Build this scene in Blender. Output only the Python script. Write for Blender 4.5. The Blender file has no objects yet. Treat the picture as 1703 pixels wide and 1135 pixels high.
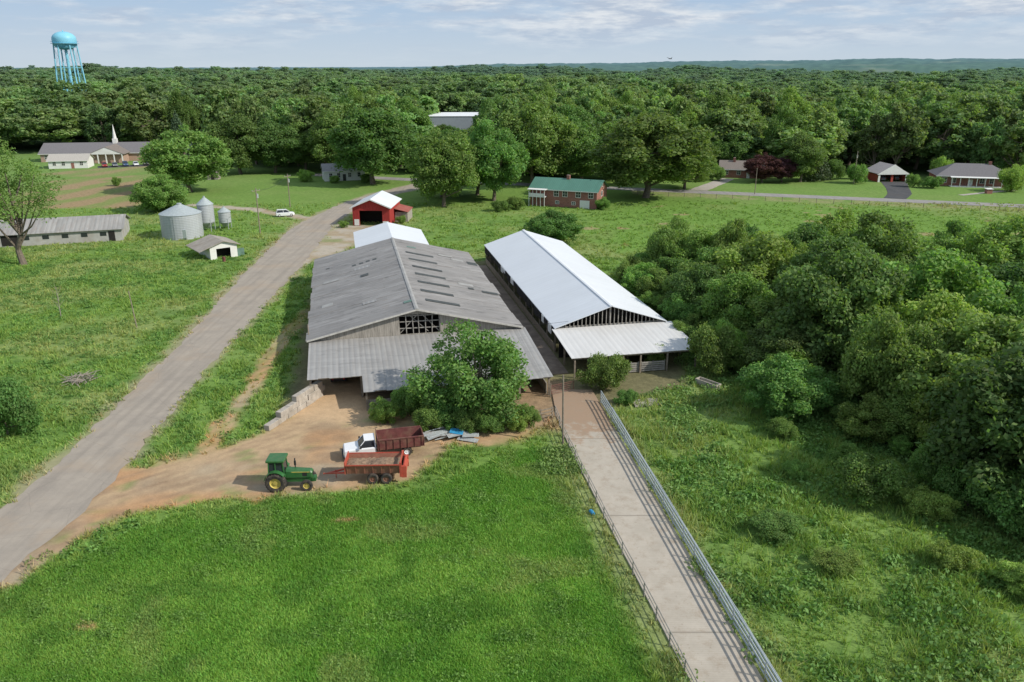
import bpy, math, random
import numpy as np
from mathutils import Vector, Matrix
rng=np.random.default_rng(7); random.seed(7)
sc=bpy.context.scene; COL=sc.collection
# ---------------------------------------------------------------- noise
def vnoise(x,y,seed=0):
    xi=np.floor(x).astype(np.int64); yi=np.floor(y).astype(np.int64); xf=x-xi; yf=y-yi
    def h(a,b):
        n=(a*374761393+b*668265263+seed*982451653)&0x7fffffff
        n=((n^(n>>13))*1274126177)&0x7fffffff
        return ((n^(n>>16))&0xffff)/65535.0
    u=xf*xf*(3-2*xf); v=yf*yf*(3-2*yf)
    return (h(xi,yi)*(1-u)+h(xi+1,yi)*u)*(1-v)+(h(xi,yi+1)*(1-u)+h(xi+1,yi+1)*u)*v
def fbm(x,y,seed=0,o=4):
    s=0;a=.5;t=0
    for i in range(o):
        s=s+a*vnoise(x*2**i+i*17.3,y*2**i+i*9.1,seed+i);t+=a;a*=.5
    return s/t
def sm(a,b,x):
    t=np.clip((x-a)/(b-a),0,1); return t*t*(3-2*t)
def sdf(px,py,poly):
    P=np.array(poly,float); n=len(P); d=np.full(px.shape,1e18); ins=np.zeros(px.shape,bool)
    for i in range(n):
        a=P[i]; b=P[(i+1)%n]; e=b-a; wx=px-a[0]; wy=py-a[1]
        t=np.clip((wx*e[0]+wy*e[1])/(e@e+1e-9),0,1)
        d=np.minimum(d,(wx-e[0]*t)**2+(wy-e[1]*t)**2)
        if a[1]!=b[1]:
            c=((a[1]>py)!=(b[1]>py))&(px<(b[0]-a[0])*(py-a[1])/(b[1]-a[1])+a[0]); ins^=c
    d=np.sqrt(d); return np.where(ins,-d,d)
def pdist(px,py,line):
    d=np.full(px.shape,1e18)
    for a,b in zip(line[:-1],line[1:]):
        a=np.array(a,float);b=np.array(b,float);e=b-a;wx=px-a[0];wy=py-a[1]
        t=np.clip((wx*e[0]+wy*e[1])/(e@e),0,1); d=np.minimum(d,(wx-e[0]*t)**2+(wy-e[1]*t)**2)
    return np.sqrt(d)
# ---------------------------------------------------------------- materials
def newmat(name):
    m=bpy.data.materials.new(name); m.use_nodes=True; nt=m.node_tree; nt.nodes.clear()
    out=nt.nodes.new('ShaderNodeOutputMaterial'); b=nt.nodes.new('ShaderNodeBsdfPrincipled')
    nt.links.new(b.outputs[0],out.inputs[0]); return m,nt,b,out
def put(nt,sock,v):
    if isinstance(v,bpy.types.NodeSocket): nt.links.new(v,sock)
    elif isinstance(v,(tuple,list)): sock.default_value=tuple(v)+((1,) if len(v)==3 and len(sock.default_value)==4 else ())
    else: sock.default_value=v
def mix(nt,f,a,b,mode='MIX'):
    n=nt.nodes.new('ShaderNodeMix'); n.data_type='RGBA'; n.blend_type=mode
    put(nt,n.inputs[0],f);put(nt,n.inputs[6],a);put(nt,n.inputs[7],b); return n.outputs[2]
def math_(nt,op,a,b=0.0,c=None):
    n=nt.nodes.new('ShaderNodeMath'); n.operation=op; put(nt,n.inputs[0],a); put(nt,n.inputs[1],b)
    if c is not None: put(nt,n.inputs[2],c)
    return n.outputs[0]
def ramp(nt,f,a,b,lo=0.0,hi=1.0):
    n=nt.nodes.new('ShaderNodeMapRange'); put(nt,n.inputs[0],f); n.inputs[1].default_value=a;n.inputs[2].default_value=b;n.inputs[3].default_value=lo;n.inputs[4].default_value=hi
    return n.outputs[0]
def coords(nt,scale=(1,1,1),kind='Object'):
    t=nt.nodes.new('ShaderNodeTexCoord'); mp=nt.nodes.new('ShaderNodeMapping'); mp.inputs['Scale'].default_value=scale
    nt.links.new(t.outputs[kind],mp.inputs[0]); return mp.outputs[0]
def noise(nt,vec,scale,detail=4,rough=.55):
    n=nt.nodes.new('ShaderNodeTexNoise'); nt.links.new(vec,n.inputs['Vector']); n.inputs['Scale'].default_value=scale
    n.inputs['Detail'].default_value=detail; n.inputs['Roughness'].default_value=rough; return n.outputs[0]
def bump(nt,b,h,strength,dist=.05):
    n=nt.nodes.new('ShaderNodeBump'); n.inputs['Strength'].default_value=strength; n.inputs['Distance'].default_value=dist
    nt.links.new(h,n.inputs['Height']); nt.links.new(n.outputs[0],b.inputs['Normal'])
def sc3(c,k): return tuple(min(1,x*k) for x in c)
def M(name,base,rough=.8,var=.18,scale=1.5,bmp=0,bs=12,metal=0,grime=None,gs=.4,ga=.5,spec=.3,stretch=(1,1,1)):
    m,nt,b,o=newmat(name); v=coords(nt,stretch)
    c=mix(nt,ramp(nt,noise(nt,v,scale,5,.65),.3,.7),sc3(base,1-var),sc3(base,1+var))
    if grime is not None:
        c=mix(nt,ramp(nt,noise(nt,v,gs,6,.7),.45,.7,0,ga),c,grime)
    put(nt,b.inputs['Base Color'],c); b.inputs['Roughness'].default_value=rough; b.inputs['Metallic'].default_value=metal
    b.inputs['Specular IOR Level'].default_value=spec
    if bmp: bump(nt,b,noise(nt,v,bs,4),bmp)
    return m
def roofmetal(name,base,rib=.6,along='Y',panel=(3.6,1.0),pv=.12,grime=(.2,.17,.14),ga=.4,rough=.45,spec=.4,bs=.5,line=.35,stain=0):
    # ribs repeat along the given local axis, seams between sheets from a brick pattern
    m,nt,b,o=newmat(name); v=coords(nt); sp=(1,1,1)
    br=nt.nodes.new('ShaderNodeTexBrick'); nt.links.new(v,br.inputs['Vector']); br.offset=.5
    br.inputs['Scale'].default_value=1; br.inputs['Brick Width'].default_value=panel[0]; br.inputs['Row Height'].default_value=panel[1]
    br.inputs['Mortar Size'].default_value=.02; br.inputs['Bias'].default_value=0
    br.inputs['Color1'].default_value=sc3(base,1-pv)+(1,); br.inputs['Color2'].default_value=sc3(base,1+pv)+(1,); br.inputs['Mortar'].default_value=sc3(base,1-pv*2)+(1,)
    st=coords(nt,(.25,2.2,1) if along=='Y' else (2.2,.25,1))
    c=mix(nt,ramp(nt,noise(nt,st,.9,6,.7),.45,.75,0,ga),br.outputs[0],grime)
    c=mix(nt,ramp(nt,noise(nt,v,.16,4,.6),.4,.65,0,ga*.7),c,sc3(base,.6))
    if stain:
        c=mix(nt,ramp(nt,noise(nt,coords(nt,(.5,1.4,1)),.55,8,.8),.53,.64,0,stain),c,sc3(base,.42))
        c=mix(nt,ramp(nt,noise(nt,coords(nt,(.3,1.8,1)),.35,7,.75),.53,.66,0,stain*.9),c,sc3(base,1.35))
        c=mix(nt,ramp(nt,noise(nt,coords(nt,(.35,2.6,1)),.7,8,.8),.58,.66,0,stain*.6),c,(.22,.15,.10))
    w=nt.nodes.new('ShaderNodeTexWave'); w.bands_direction=along; w.inputs['Scale'].default_value=.314/rib; nt.links.new(v,w.inputs['Vector'])
    c=mix(nt,ramp(nt,w.outputs[1],0,.35,line,0),c,sc3(base,.55))
    put(nt,b.inputs['Base Color'],c); b.inputs['Roughness'].default_value=rough; b.inputs['Specular IOR Level'].default_value=spec
    bump(nt,b,w.outputs[1],bs,.04); return m
def planks(name,base,w=.2,axis='X',dark=.35):
    m,nt,b,o=newmat(name); v=coords(nt)
    wv=nt.nodes.new('ShaderNodeTexWave'); wv.wave_profile='SAW'; wv.bands_direction=axis; wv.inputs['Scale'].default_value=.314/w; nt.links.new(v,wv.inputs['Vector'])
    st=coords(nt,(5,5,.5)); n=noise(nt,st,1.2,5,.7)
    c=mix(nt,ramp(nt,n,.3,.7),sc3(base,.6),sc3(base,1.35))
    c=mix(nt,ramp(nt,wv.outputs[1],0,.15,1-dark,0),c,sc3(base,.2))
    put(nt,b.inputs['Base Color'],c); b.inputs['Roughness'].default_value=.9; b.inputs['Specular IOR Level'].default_value=.15; return m
def brick(name,a,bb,mort,sx=.45,sy=.15):
    m,nt,b,o=newmat(name); t=nt.nodes.new('ShaderNodeTexCoord'); s=nt.nodes.new('ShaderNodeSeparateXYZ'); nt.links.new(t.outputs['Object'],s.inputs[0])
    cmb=nt.nodes.new('ShaderNodeCombineXYZ'); nt.links.new(math_(nt,'ADD',s.outputs[0],s.outputs[1]),cmb.inputs[0]); nt.links.new(s.outputs[2],cmb.inputs[1])
    br=nt.nodes.new('ShaderNodeTexBrick'); nt.links.new(cmb.outputs[0],br.inputs[0]); br.inputs['Scale'].default_value=1
    br.inputs['Brick Width'].default_value=sx; br.inputs['Row Height'].default_value=sy; br.inputs['Mortar Size'].default_value=.012
    br.inputs['Color1'].default_value=a+(1,);br.inputs['Color2'].default_value=bb+(1,);br.inputs['Mortar'].default_value=mort+(1,)
    put(nt,b.inputs['Base Color'],br.outputs[0]); b.inputs['Roughness'].default_value=.9; return m
def haze_tint(nt,c,a=220,bq=3000,amt=.66,hc=(.22,.34,.40)):  # aerial haze painted as a bluish tint into base colour, by distance from origin
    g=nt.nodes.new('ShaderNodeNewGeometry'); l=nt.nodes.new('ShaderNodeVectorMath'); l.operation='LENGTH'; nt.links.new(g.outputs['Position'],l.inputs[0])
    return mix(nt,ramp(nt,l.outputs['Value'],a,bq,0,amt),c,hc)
def leafmat(name,base,var=.22,trans=.42,far=False):
    m,nt,b,o=newmat(name); at=nt.nodes.new('ShaderNodeAttribute'); at.attribute_name='col'
    oi=nt.nodes.new('ShaderNodeObjectInfo')
    c=mix(nt,1.0,at.outputs['Color'],base,'MULTIPLY')
    hs=nt.nodes.new('ShaderNodeHueSaturation'); nt.links.new(c,hs.inputs['Color'])
    nt.links.new(ramp(nt,oi.outputs['Random'],0,1,.475,.516),hs.inputs['Hue'])
    r2=math_(nt,'FRACT',math_(nt,'MULTIPLY',oi.outputs['Random'],7.31)); nt.links.new(ramp(nt,r2,0,1,1-var,1+var),hs.inputs['Value'])
    c=hs.outputs[0]
    if far: c=haze_tint(nt,c)
    put(nt,b.inputs['Base Color'],c); b.inputs['Roughness'].default_value=.6; b.inputs['Specular IOR Level'].default_value=.25
    tr=nt.nodes.new('ShaderNodeBsdfTranslucent'); nt.links.new(mix(nt,1.0,c,(1.25,1.35,.6),'MULTIPLY'),tr.inputs[0])
    ms=nt.nodes.new('ShaderNodeMixShader'); ms.inputs[0].default_value=trans; nt.links.new(b.outputs[0],ms.inputs[1]); nt.links.new(tr.outputs[0],ms.inputs[2]); nt.links.new(ms.outputs[0],o.inputs[0])
    return m
MT={}
MT['bark']=M('bark',(.16,.13,.10),.95,.35,3,.6,8)
MT['leaf']=leafmat('leaf_green',(.158,.278,.074))
MT['leafdark']=leafmat('leaf_dark',(.122,.220,.064))
MT['leafbright']=leafmat('leaf_bright',(.200,.330,.080))
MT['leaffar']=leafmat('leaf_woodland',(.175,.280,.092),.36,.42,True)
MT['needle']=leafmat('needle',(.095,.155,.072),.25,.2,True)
MT['leafpurple']=leafmat('leaf_purple',(.120,.055,.058),.1)
MT['grass']=leafmat('grass_blade',(1,1,1),0,.35)
MT['wood']=planks('weathered_wood',(.33,.30,.26),.22)
MT['post']=M('post_wood',(.24,.20,.155),.9,.3,2,.3,10)
MT['paleframe']=M('pale_timber',(.46,.44,.40),.9,.25,2)
MT['oldframe']=M('old_timber',(.30,.28,.25),.9,.35,2)
MT['greyroof']=roofmetal('grey_sheet_roof',(.29,.275,.26),.85,'Y',(6.4,1.7),.08,(.19,.165,.14),.6,.65,.25,.2,.16,.8)
MT['leanroof']=roofmetal('lean_to_sheet',(.34,.33,.315),.62,'X',(1.24,7.0),.05,(.23,.20,.175),.45,.55,.3,.5,.3,.35)
MT['whiteroof']=roofmetal('white_sheet_roof',(.68,.70,.72),.9,'Y',(12,.95),.015,(.52,.51,.49),.15,.5,.35,.1,.06)
MT['whitelean']=roofmetal('white_lean_sheet',(.64,.63,.61),.7,'X',(.95,12),.03,(.45,.41,.37),.3,.5,.35,.3,.16)
MT['polyroof']=roofmetal('poultry_roof',(.33,.32,.30),.9,'X',(.95,5),.12,(.22,.15,.11),.5,.6,.3)
MT['greenroof']=roofmetal('green_roof',(.085,.21,.155),.5,'X',(.8,9),.06,(.05,.13,.1),.3,.5,.4)
MT['skylight']=M('dim_panel',(.060,.064,.058),.5,.4,2)
MT['greenpanel']=M('green_panel',(.12,.20,.16),.5,.3,2)
MT['dark']=M('dark_void',(.025,.022,.02),1,.2,2)  # near-black colour stands in for shade inside openings; doors and curtains share it
MT['redmetal']=planks('red_siding',(.34,.045,.04),.3,'X',.6)
MT['white']=M('white_paint',(.72,.71,.68),.6,.06,2,grime=(.45,.42,.36),ga=.3)
MT['whitemetal']=M('white_metal',(.75,.76,.77),.45,.04,1)
MT['brick']=brick('red_brick',(.30,.11,.08),(.23,.08,.06),(.33,.28,.24),.5,.2)
MT['tanbrick']=brick('tan_brick',(.42,.27,.20),(.36,.22,.16),(.45,.4,.34),.5,.2)
MT['shingle']=M('shingle',(.17,.16,.165),.9,.2,4,.3,10)
MT['brownshingle']=M('brown_shingle',(.20,.17,.15),.9,.25,4,.3,10)
MT['glass']=M('window_glass',(.03,.035,.04),.15,.1,1,spec=.6)
MT['galv']=roofmetal('galvanised',(.42,.44,.46),.35,'Z',(2.6,1.1),.06,(.3,.29,.27),.35,.4,.5,.6)
MT['galvsteel']=M('galvanised_steel',(.40,.44,.44),.45,.15,3,metal=.2,spec=.5)
MT['ridge']=M('ridge_flashing',(.33,.32,.30),.6,.2,1)
MT['olderail']=M('weathered_rail',(.30,.28,.24),.8,.3,2)
MT['blue']=M('tower_blue',(.22,.53,.66),.45,.05,.1,grime=(.16,.42,.55),gs=.08,ga=.4)
MT['concrete']=M('concrete_block',(.40,.36,.31),.9,.25,1.5,.4,9,grime=(.22,.19,.15),gs=.8,ga=.7)
MT['tractorgreen']=M('tractor_green',(.03,.13,.035),.45,.15,4,grime=(.12,.12,.06),gs=2,ga=.4,spec=.5)
MT['yellow']=M('rim_yellow',(.55,.43,.10),.5,.15,4,grime=(.3,.22,.1),gs=3,ga=.5)
MT['tyre']=M('tyre_rubber',(.045,.04,.036),.9,.3,6,grime=(.18,.14,.10),gs=3,ga=.6)
MT['blackmetal']=M('black_metal',(.03,.03,.03),.5,.2,3)
MT['spreader']=M('rusty_red',(.28,.12,.08),.75,.25,2,grime=(.22,.13,.08),gs=1.3,ga=.9)
MT['brightred']=M('implement_red',(.45,.08,.05),.55,.15,3,grime=(.25,.12,.07),gs=1.5,ga=.55)
MT['manure']=M('manure',(.22,.15,.10),.95,.4,3,.8,6)
MT['maroon']=M('rust_maroon',(.15,.05,.045),.75,.3,2,grime=(.20,.12,.08),gs=1.5,ga=.85)
MT['carwhite']=M('car_white',(.76,.76,.76),.25,.03,2,spec=.6)
MT['cargrey']=M('car_grey',(.18,.19,.20),.3,.05,2,spec=.6)
MT['carblue']=M('car_blue',(.05,.09,.18),.3,.05,2,spec=.6)
MT['carred']=M('car_red',(.30,.03,.03),.3,.05,2,spec=.6)
MT['cardark']=M('car_dark',(.03,.03,.035),.3,.05,2,spec=.6)
MT['rim']=M('rim_metal',(.45,.45,.45),.35,.1,3,metal=.5)
MT['lamp']=M('lamp_lens',(.75,.72,.6),.2,.05,3,spec=.6)
MT['redlamp']=M('red_lens',(.5,.02,.02),.3,.05,3,spec=.6)
MT['tarp']=M('blue_plastic',(.04,.25,.45),.5,.2,3)
MT['scrap']=M('scrap_sheet',(.38,.41,.41),.5,.3,2,grime=(.2,.12,.08),gs=1.2,ga=.7)
MT['stick']=M('grey_branch',(.30,.26,.22),.9,.3,3)
MT['wire']=M('cable',(.03,.03,.03),.6,.1,1)
MT['bird']=M('feather',(.03,.028,.026),.8,.2,6)
# ---------------------------------------------------------------- mesh building
def rgba(c): return np.concatenate([c,np.ones((len(c),1))],1)
def np_mesh(name,V,F,mat=None,colr=None):
    me=bpy.data.meshes.new(name); n=len(V); m,k=F.shape
    me.vertices.add(n); me.vertices.foreach_set('co',np.ascontiguousarray(V,dtype=np.float32).ravel())
    me.loops.add(m*k); me.loops.foreach_set('vertex_index',np.ascontiguousarray(F,dtype=np.int32).ravel())
    me.polygons.add(m); me.polygons.foreach_set('loop_start',np.arange(0,m*k,k,dtype=np.int32))
    me.update(calc_edges=True)
    if colr is not None:
        a=me.color_attributes.new('col','FLOAT_COLOR','POINT')
        c=colr if colr.shape[1]==4 else rgba(colr)
        a.data.foreach_set('color',np.ascontiguousarray(c,dtype=np.float32).ravel())
    if mat: me.materials.append(mat)
    return me
def link(name,data,parent=None,loc=(0,0,0),rot=0,**kw):
    o=bpy.data.objects.new(name,data); COL.objects.link(o); o.location=loc; o.rotation_euler=(0,0,rot)
    if parent: o.parent=parent
    for k,v in kw.items(): o[k]=v
    return o
def thing(name,label,cat,loc=(0,0,0),rot=0,group=None):
    o=bpy.data.objects.new(name,None); COL.objects.link(o); o.empty_display_size=.5; o.location=loc; o.rotation_euler=(0,0,rot)
    o['label']=label; o['category']=cat
    if group: o['group']=group
    return o
class MB:
    def __init__(s): s.v=[];s.f=[];s.m=[]
    def add(s,vs,fs,mi=0):
        b=len(s.v); s.v+= [tuple(p) for p in vs]; s.f+=[[b+i for i in f] for f in fs]; s.m+=[mi]*len(fs); return s
    def box(s,x0,x1,y0,y1,z0,z1,mi=0):
        return s.add([(x,y,z) for z in(z0,z1) for y in(y0,y1) for x in(x0,x1)],[(0,2,3,1),(4,5,7,6),(0,1,5,4),(2,6,7,3),(0,4,6,2),(1,3,7,5)],mi)
    def slab(s,pts,t,mi=0):
        n=len(pts); a=[tuple(p) for p in pts]; b=[(p[0],p[1],p[2]-t) for p in pts]
        return s.add(a+b,[list(range(n)),list(range(2*n-1,n-1,-1))]+[(i,i+n,(i+1)%n+n,(i+1)%n) for i in range(n)],mi)
    def ext(s,poly,y0,y1,mi=0): # poly in xz, extruded in y
        n=len(poly); a=[(p[0],y0,p[1]) for p in poly]; b=[(p[0],y1,p[1]) for p in poly]
        return s.add(a+b,[list(range(n)),list(range(2*n-1,n-1,-1))]+[(i,i+n,(i+1)%n+n,(i+1)%n) for i in range(n)],mi)
    def extx(s,poly,x0,x1,mi=0): # poly in yz
        n=len(poly); a=[(x0,p[0],p[1]) for p in poly]; b=[(x1,p[0],p[1]) for p in poly]
        return s.add(a+b,[list(range(n)),list(range(2*n-1,n-1,-1))]+[(i,i+n,(i+1)%n+n,(i+1)%n) for i in range(n)],mi)
    def cyl(s,p0,p1,r0,r1=None,n=8,mi=0,cap=True):
        r1=r0 if r1 is None else r1; p0=Vector(p0);p1=Vector(p1); d=(p1-p0).normalized()
        u=d.orthogonal().normalized(); w=d.cross(u)
        vs=[p0+(u*math.cos(2*math.pi*i/n)+w*math.sin(2*math.pi*i/n))*r0 for i in range(n)]+[p1+(u*math.cos(2*math.pi*i/n)+w*math.sin(2*math.pi*i/n))*r1 for i in range(n)]
        fs=[(i,(i+1)%n,(i+1)%n+n,i+n) for i in range(n)]
        if cap: fs+=[list(range(n-1,-1,-1)),list(range(n,2*n))]
        return s.add(vs,fs,mi)
    def beam(s,p0,p1,w,h,mi=0):
        p0=Vector(p0);p1=Vector(p1); d=(p1-p0).normalized(); u=Vector((0,0,1)).cross(d)
        u=Vector((1,0,0)) if u.length<1e-3 else u.normalized(); k=d.cross(u)
        vs=[p+u*a*w/2+k*b*h/2 for p in(p0,p1) for a,b in((-1,-1),(1,-1),(1,1),(-1,1))]
        return s.add(vs,[(3,2,1,0),(4,5,6,7),(0,1,5,4),(1,2,6,5),(2,3,7,6),(3,0,4,7)],mi)
    def lathe(s,prof,c=(0,0,0),n=24,axis='z',mi=0):
        vs=[]
        for r,z in prof:
            for i in range(n):
                a=2*math.pi*i/n; x,y=r*math.cos(a),r*math.sin(a)
                vs.append((c[0]+x,c[1]+y,c[2]+z) if axis=='z' else (c[0]+x,c[1]+z,c[2]+y))
        fs=[(j*n+i,j*n+(i+1)%n,(j+1)*n+(i+1)%n,(j+1)*n+i) for j in range(len(prof)-1) for i in range(n)]
        return s.add(vs,fs,mi)
    def loft(s,secs,mi=0):
        n=len(secs[0]); vs=[p for q in secs for p in q]
        fs=[(j*n+i,j*n+(i+1)%n,(j+1)*n+(i+1)%n,(j+1)*n+i) for j in range(len(secs)-1) for i in range(n)]
        fs+=[list(range(n-1,-1,-1)),list(range((len(secs)-1)*n,len(secs)*n))]
        return s.add(vs,fs,mi)
    def build(s,name,mats,parent=None,loc=(0,0,0),rot=0,smooth=False,bev=0,**kw):
        me=bpy.data.meshes.new(name); me.from_pydata(s.v,[],s.f); 
        if not isinstance(mats,(list,tuple)): mats=[mats]
        for m in mats: me.materials.append(MT[m] if isinstance(m,str) else m)
        me.polygons.foreach_set('material_index',s.m)
        if smooth: me.polygons.foreach_set('use_smooth',[True]*len(s.f))
        me.update(); o=link(name,me,parent,loc,rot,**kw)
        if bev:
            md=o.modifiers.new('bevel','BEVEL'); md.width=bev; md.segments=2; md.limit_method='ANGLE'; md.angle_limit=math.radians(40)
        return o
def boxes(name,mat,par,lst):
    for b in lst: MB().box(*b).build(name,mat,par)
# ---------------------------------------------------------------- terrain
def tz(x,y):
    x=np.asarray(x,float); y=np.asarray(y,float); r=np.hypot(x,y); az=np.arctan2(x,np.maximum(y,1))
    base=np.interp(az,[-.7,-.12,-.02,.12,.3,.7],[2,10,34,38,56,68])
    h=sm(700,2000,r)*(fbm(x/520+5,y/520,3,3)-.52)*66-sm(500,1100,r)*(1-sm(1500,2600,r))*8*sm(0,.3,az)
    far=base*(.75+.5*fbm(az*14+3,r/2500,9,3))
    return h*(1-sm(2800,4600,r))+sm(2600,5600,r)*far
ROADL=[(-52,20),(-47,38),(-43.5,52),(-42.5,60),(-42.3,67),(-43,80),(-44.2,99),(-45.6,115),(-47.5,135),(-49,156),(-50,172),(-50,186),(-48,202),(-44.5,220),(-39,236),(-31,252)]
ROADR=[(-42,20),(-38.5,38),(-36.6,50),(-35.6,57),(-35.6,67),(-36.2,74),(-37.3,88),(-38,111),(-38.5,126),(-39,140),(-39.5,155),(-40.5,170),(-41.5,185),(-41,200),(-38.5,216),(-34,231),(-26,244)]
ROADPOLY=ROADL+ROADR[::-1]
DIRT=[(-38,66),(-34,66.8),(-30,68.6),(-27.5,71),(-25.3,73.3),(-22.5,83),(-20,93),(-14,93),(-13.5,80),(-10,76),(-5,74),(0,74),(3,77),(5,77),(1,71.5),(-6,69.5),(-8,66),(-8,63.5),(-15,61.3),(-22,59.5),(-27,59.3),(-32,56),(-34.5,52),(-37,46),(-40,52)]
TRACK=[(-29.2,68),(-29.8,73),(-29.9,78),(-29.8,84),(-30.8,94),(-31.2,104),(-30.6,118)]
LOT=[(-41,140),(-37,150),(-31,163),(-29,172),(-27,184),(-36,184),(-41,188)]
DRIVE2=[(-49,192),(-56,197),(-66,205),(-84,212)]
LUSH=[(-40,42),(-31,54),(-26,58),(-17,60.5),(-8,61.5),(-2,67),(2,69),(5,60),(8,42),(9.5,28),(-60,24)]
LANEL=[(4.5,84),(4.7,77),(5.5,70.3),(8.2,53.5),(10.7,38.6),(13.1,24)]
LANER=[(9.1,84),(10.0,77.4),(11.1,69),(13.2,53),(15.1,38.6),(17,24)]
FARF=[(41,222),(92,207),(140,190),(130,150),(62,150),(26,146),(16,165),(15,182),(24,200)]
PLOW=[(-130,205),(-150,258),(-122,276),(-97,232),(-100,209)]
PLOW2=[(-165,275),(-118,330),(-106,322),(-138,268)]
BARNS=[(-25,80),(5.5,76),(20,86),(22,99),(12,150),(-8,148),(-34,134)]
FRONT=[(-400,335),(-230,345),(-140,343),(-104,300),(-60,288),(0,272),(60,283),(90,278),(130,272),(160,262),(260,240),(500,200)]
EW=[(-70,276),(-31,262),(10,250),(54,236),(95,223.5),(135,211),(230,182),(400,130)]
def fy(x): return np.interp(x,[p[0] for p in FRONT],[p[1] for p in FRONT])
THICK=[(18.4,126),(22,106),(25.5,88),(32,80),(36,68),(36,60),(39,54),(43,46),(75,46),(92,128),(66,140),(54,138),(37,134),(27,139)]
def masks(x,y):
    w=(fbm(x/2.2,y/2.2,21,4)-.5)
    w2=(fbm(x/7,y/7,22,3)-.5)
    d={}
    d['road']=sm(.5,-.5,sdf(x,y,ROADPOLY)+w*1.2)
    d['shoulder']=sm(1.6,0,sdf(x,y,ROADPOLY)+w*3.2)
    d['dirt']=np.maximum(sm(.6,-1.0,sdf(x,y,DIRT)+w*3.0+w2*1.5),0)
    tp=pdist(x,y,TRACK)+w*1.6
    d['track']=np.maximum(sm(1.35,.55,tp)*(.92-.35*sm(.35,.0,tp)),0)*(1-.5*sm(96,112,y))
    d['lot']=np.maximum(sm(1.5,-1.5,sdf(x,y,LOT)+w*4),sm(3,1,pdist(x,y,DRIVE2)+w*3))
    d['lush']=sm(1.2,-1.2,sdf(x,y,LUSH)+w*3)
    d['far']=sm(2,-2,sdf(x,y,FARF)+w*4)
    d['plow']=np.maximum(sm(3,-3,sdf(x,y,PLOW)+w*5+w2*4),.8*sm(2,-3,sdf(x,y,PLOW2)+w*5))
    d['barn']=sm(1,-1,sdf(x,y,BARNS)+w*2)
    d['lane']=sm(3.0,.5,sdf(x,y,LANEL+LANER[::-1])+w*3)
    d['forest']=sm(-6,6,y-fy(x)+w2*14)
    d['thick']=sm(2,-3,sdf(x,y,THICK)+w*4)
    return d
def lerp(a,b,t): return a+(np.array(b)-a)*t[:,None]
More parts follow.
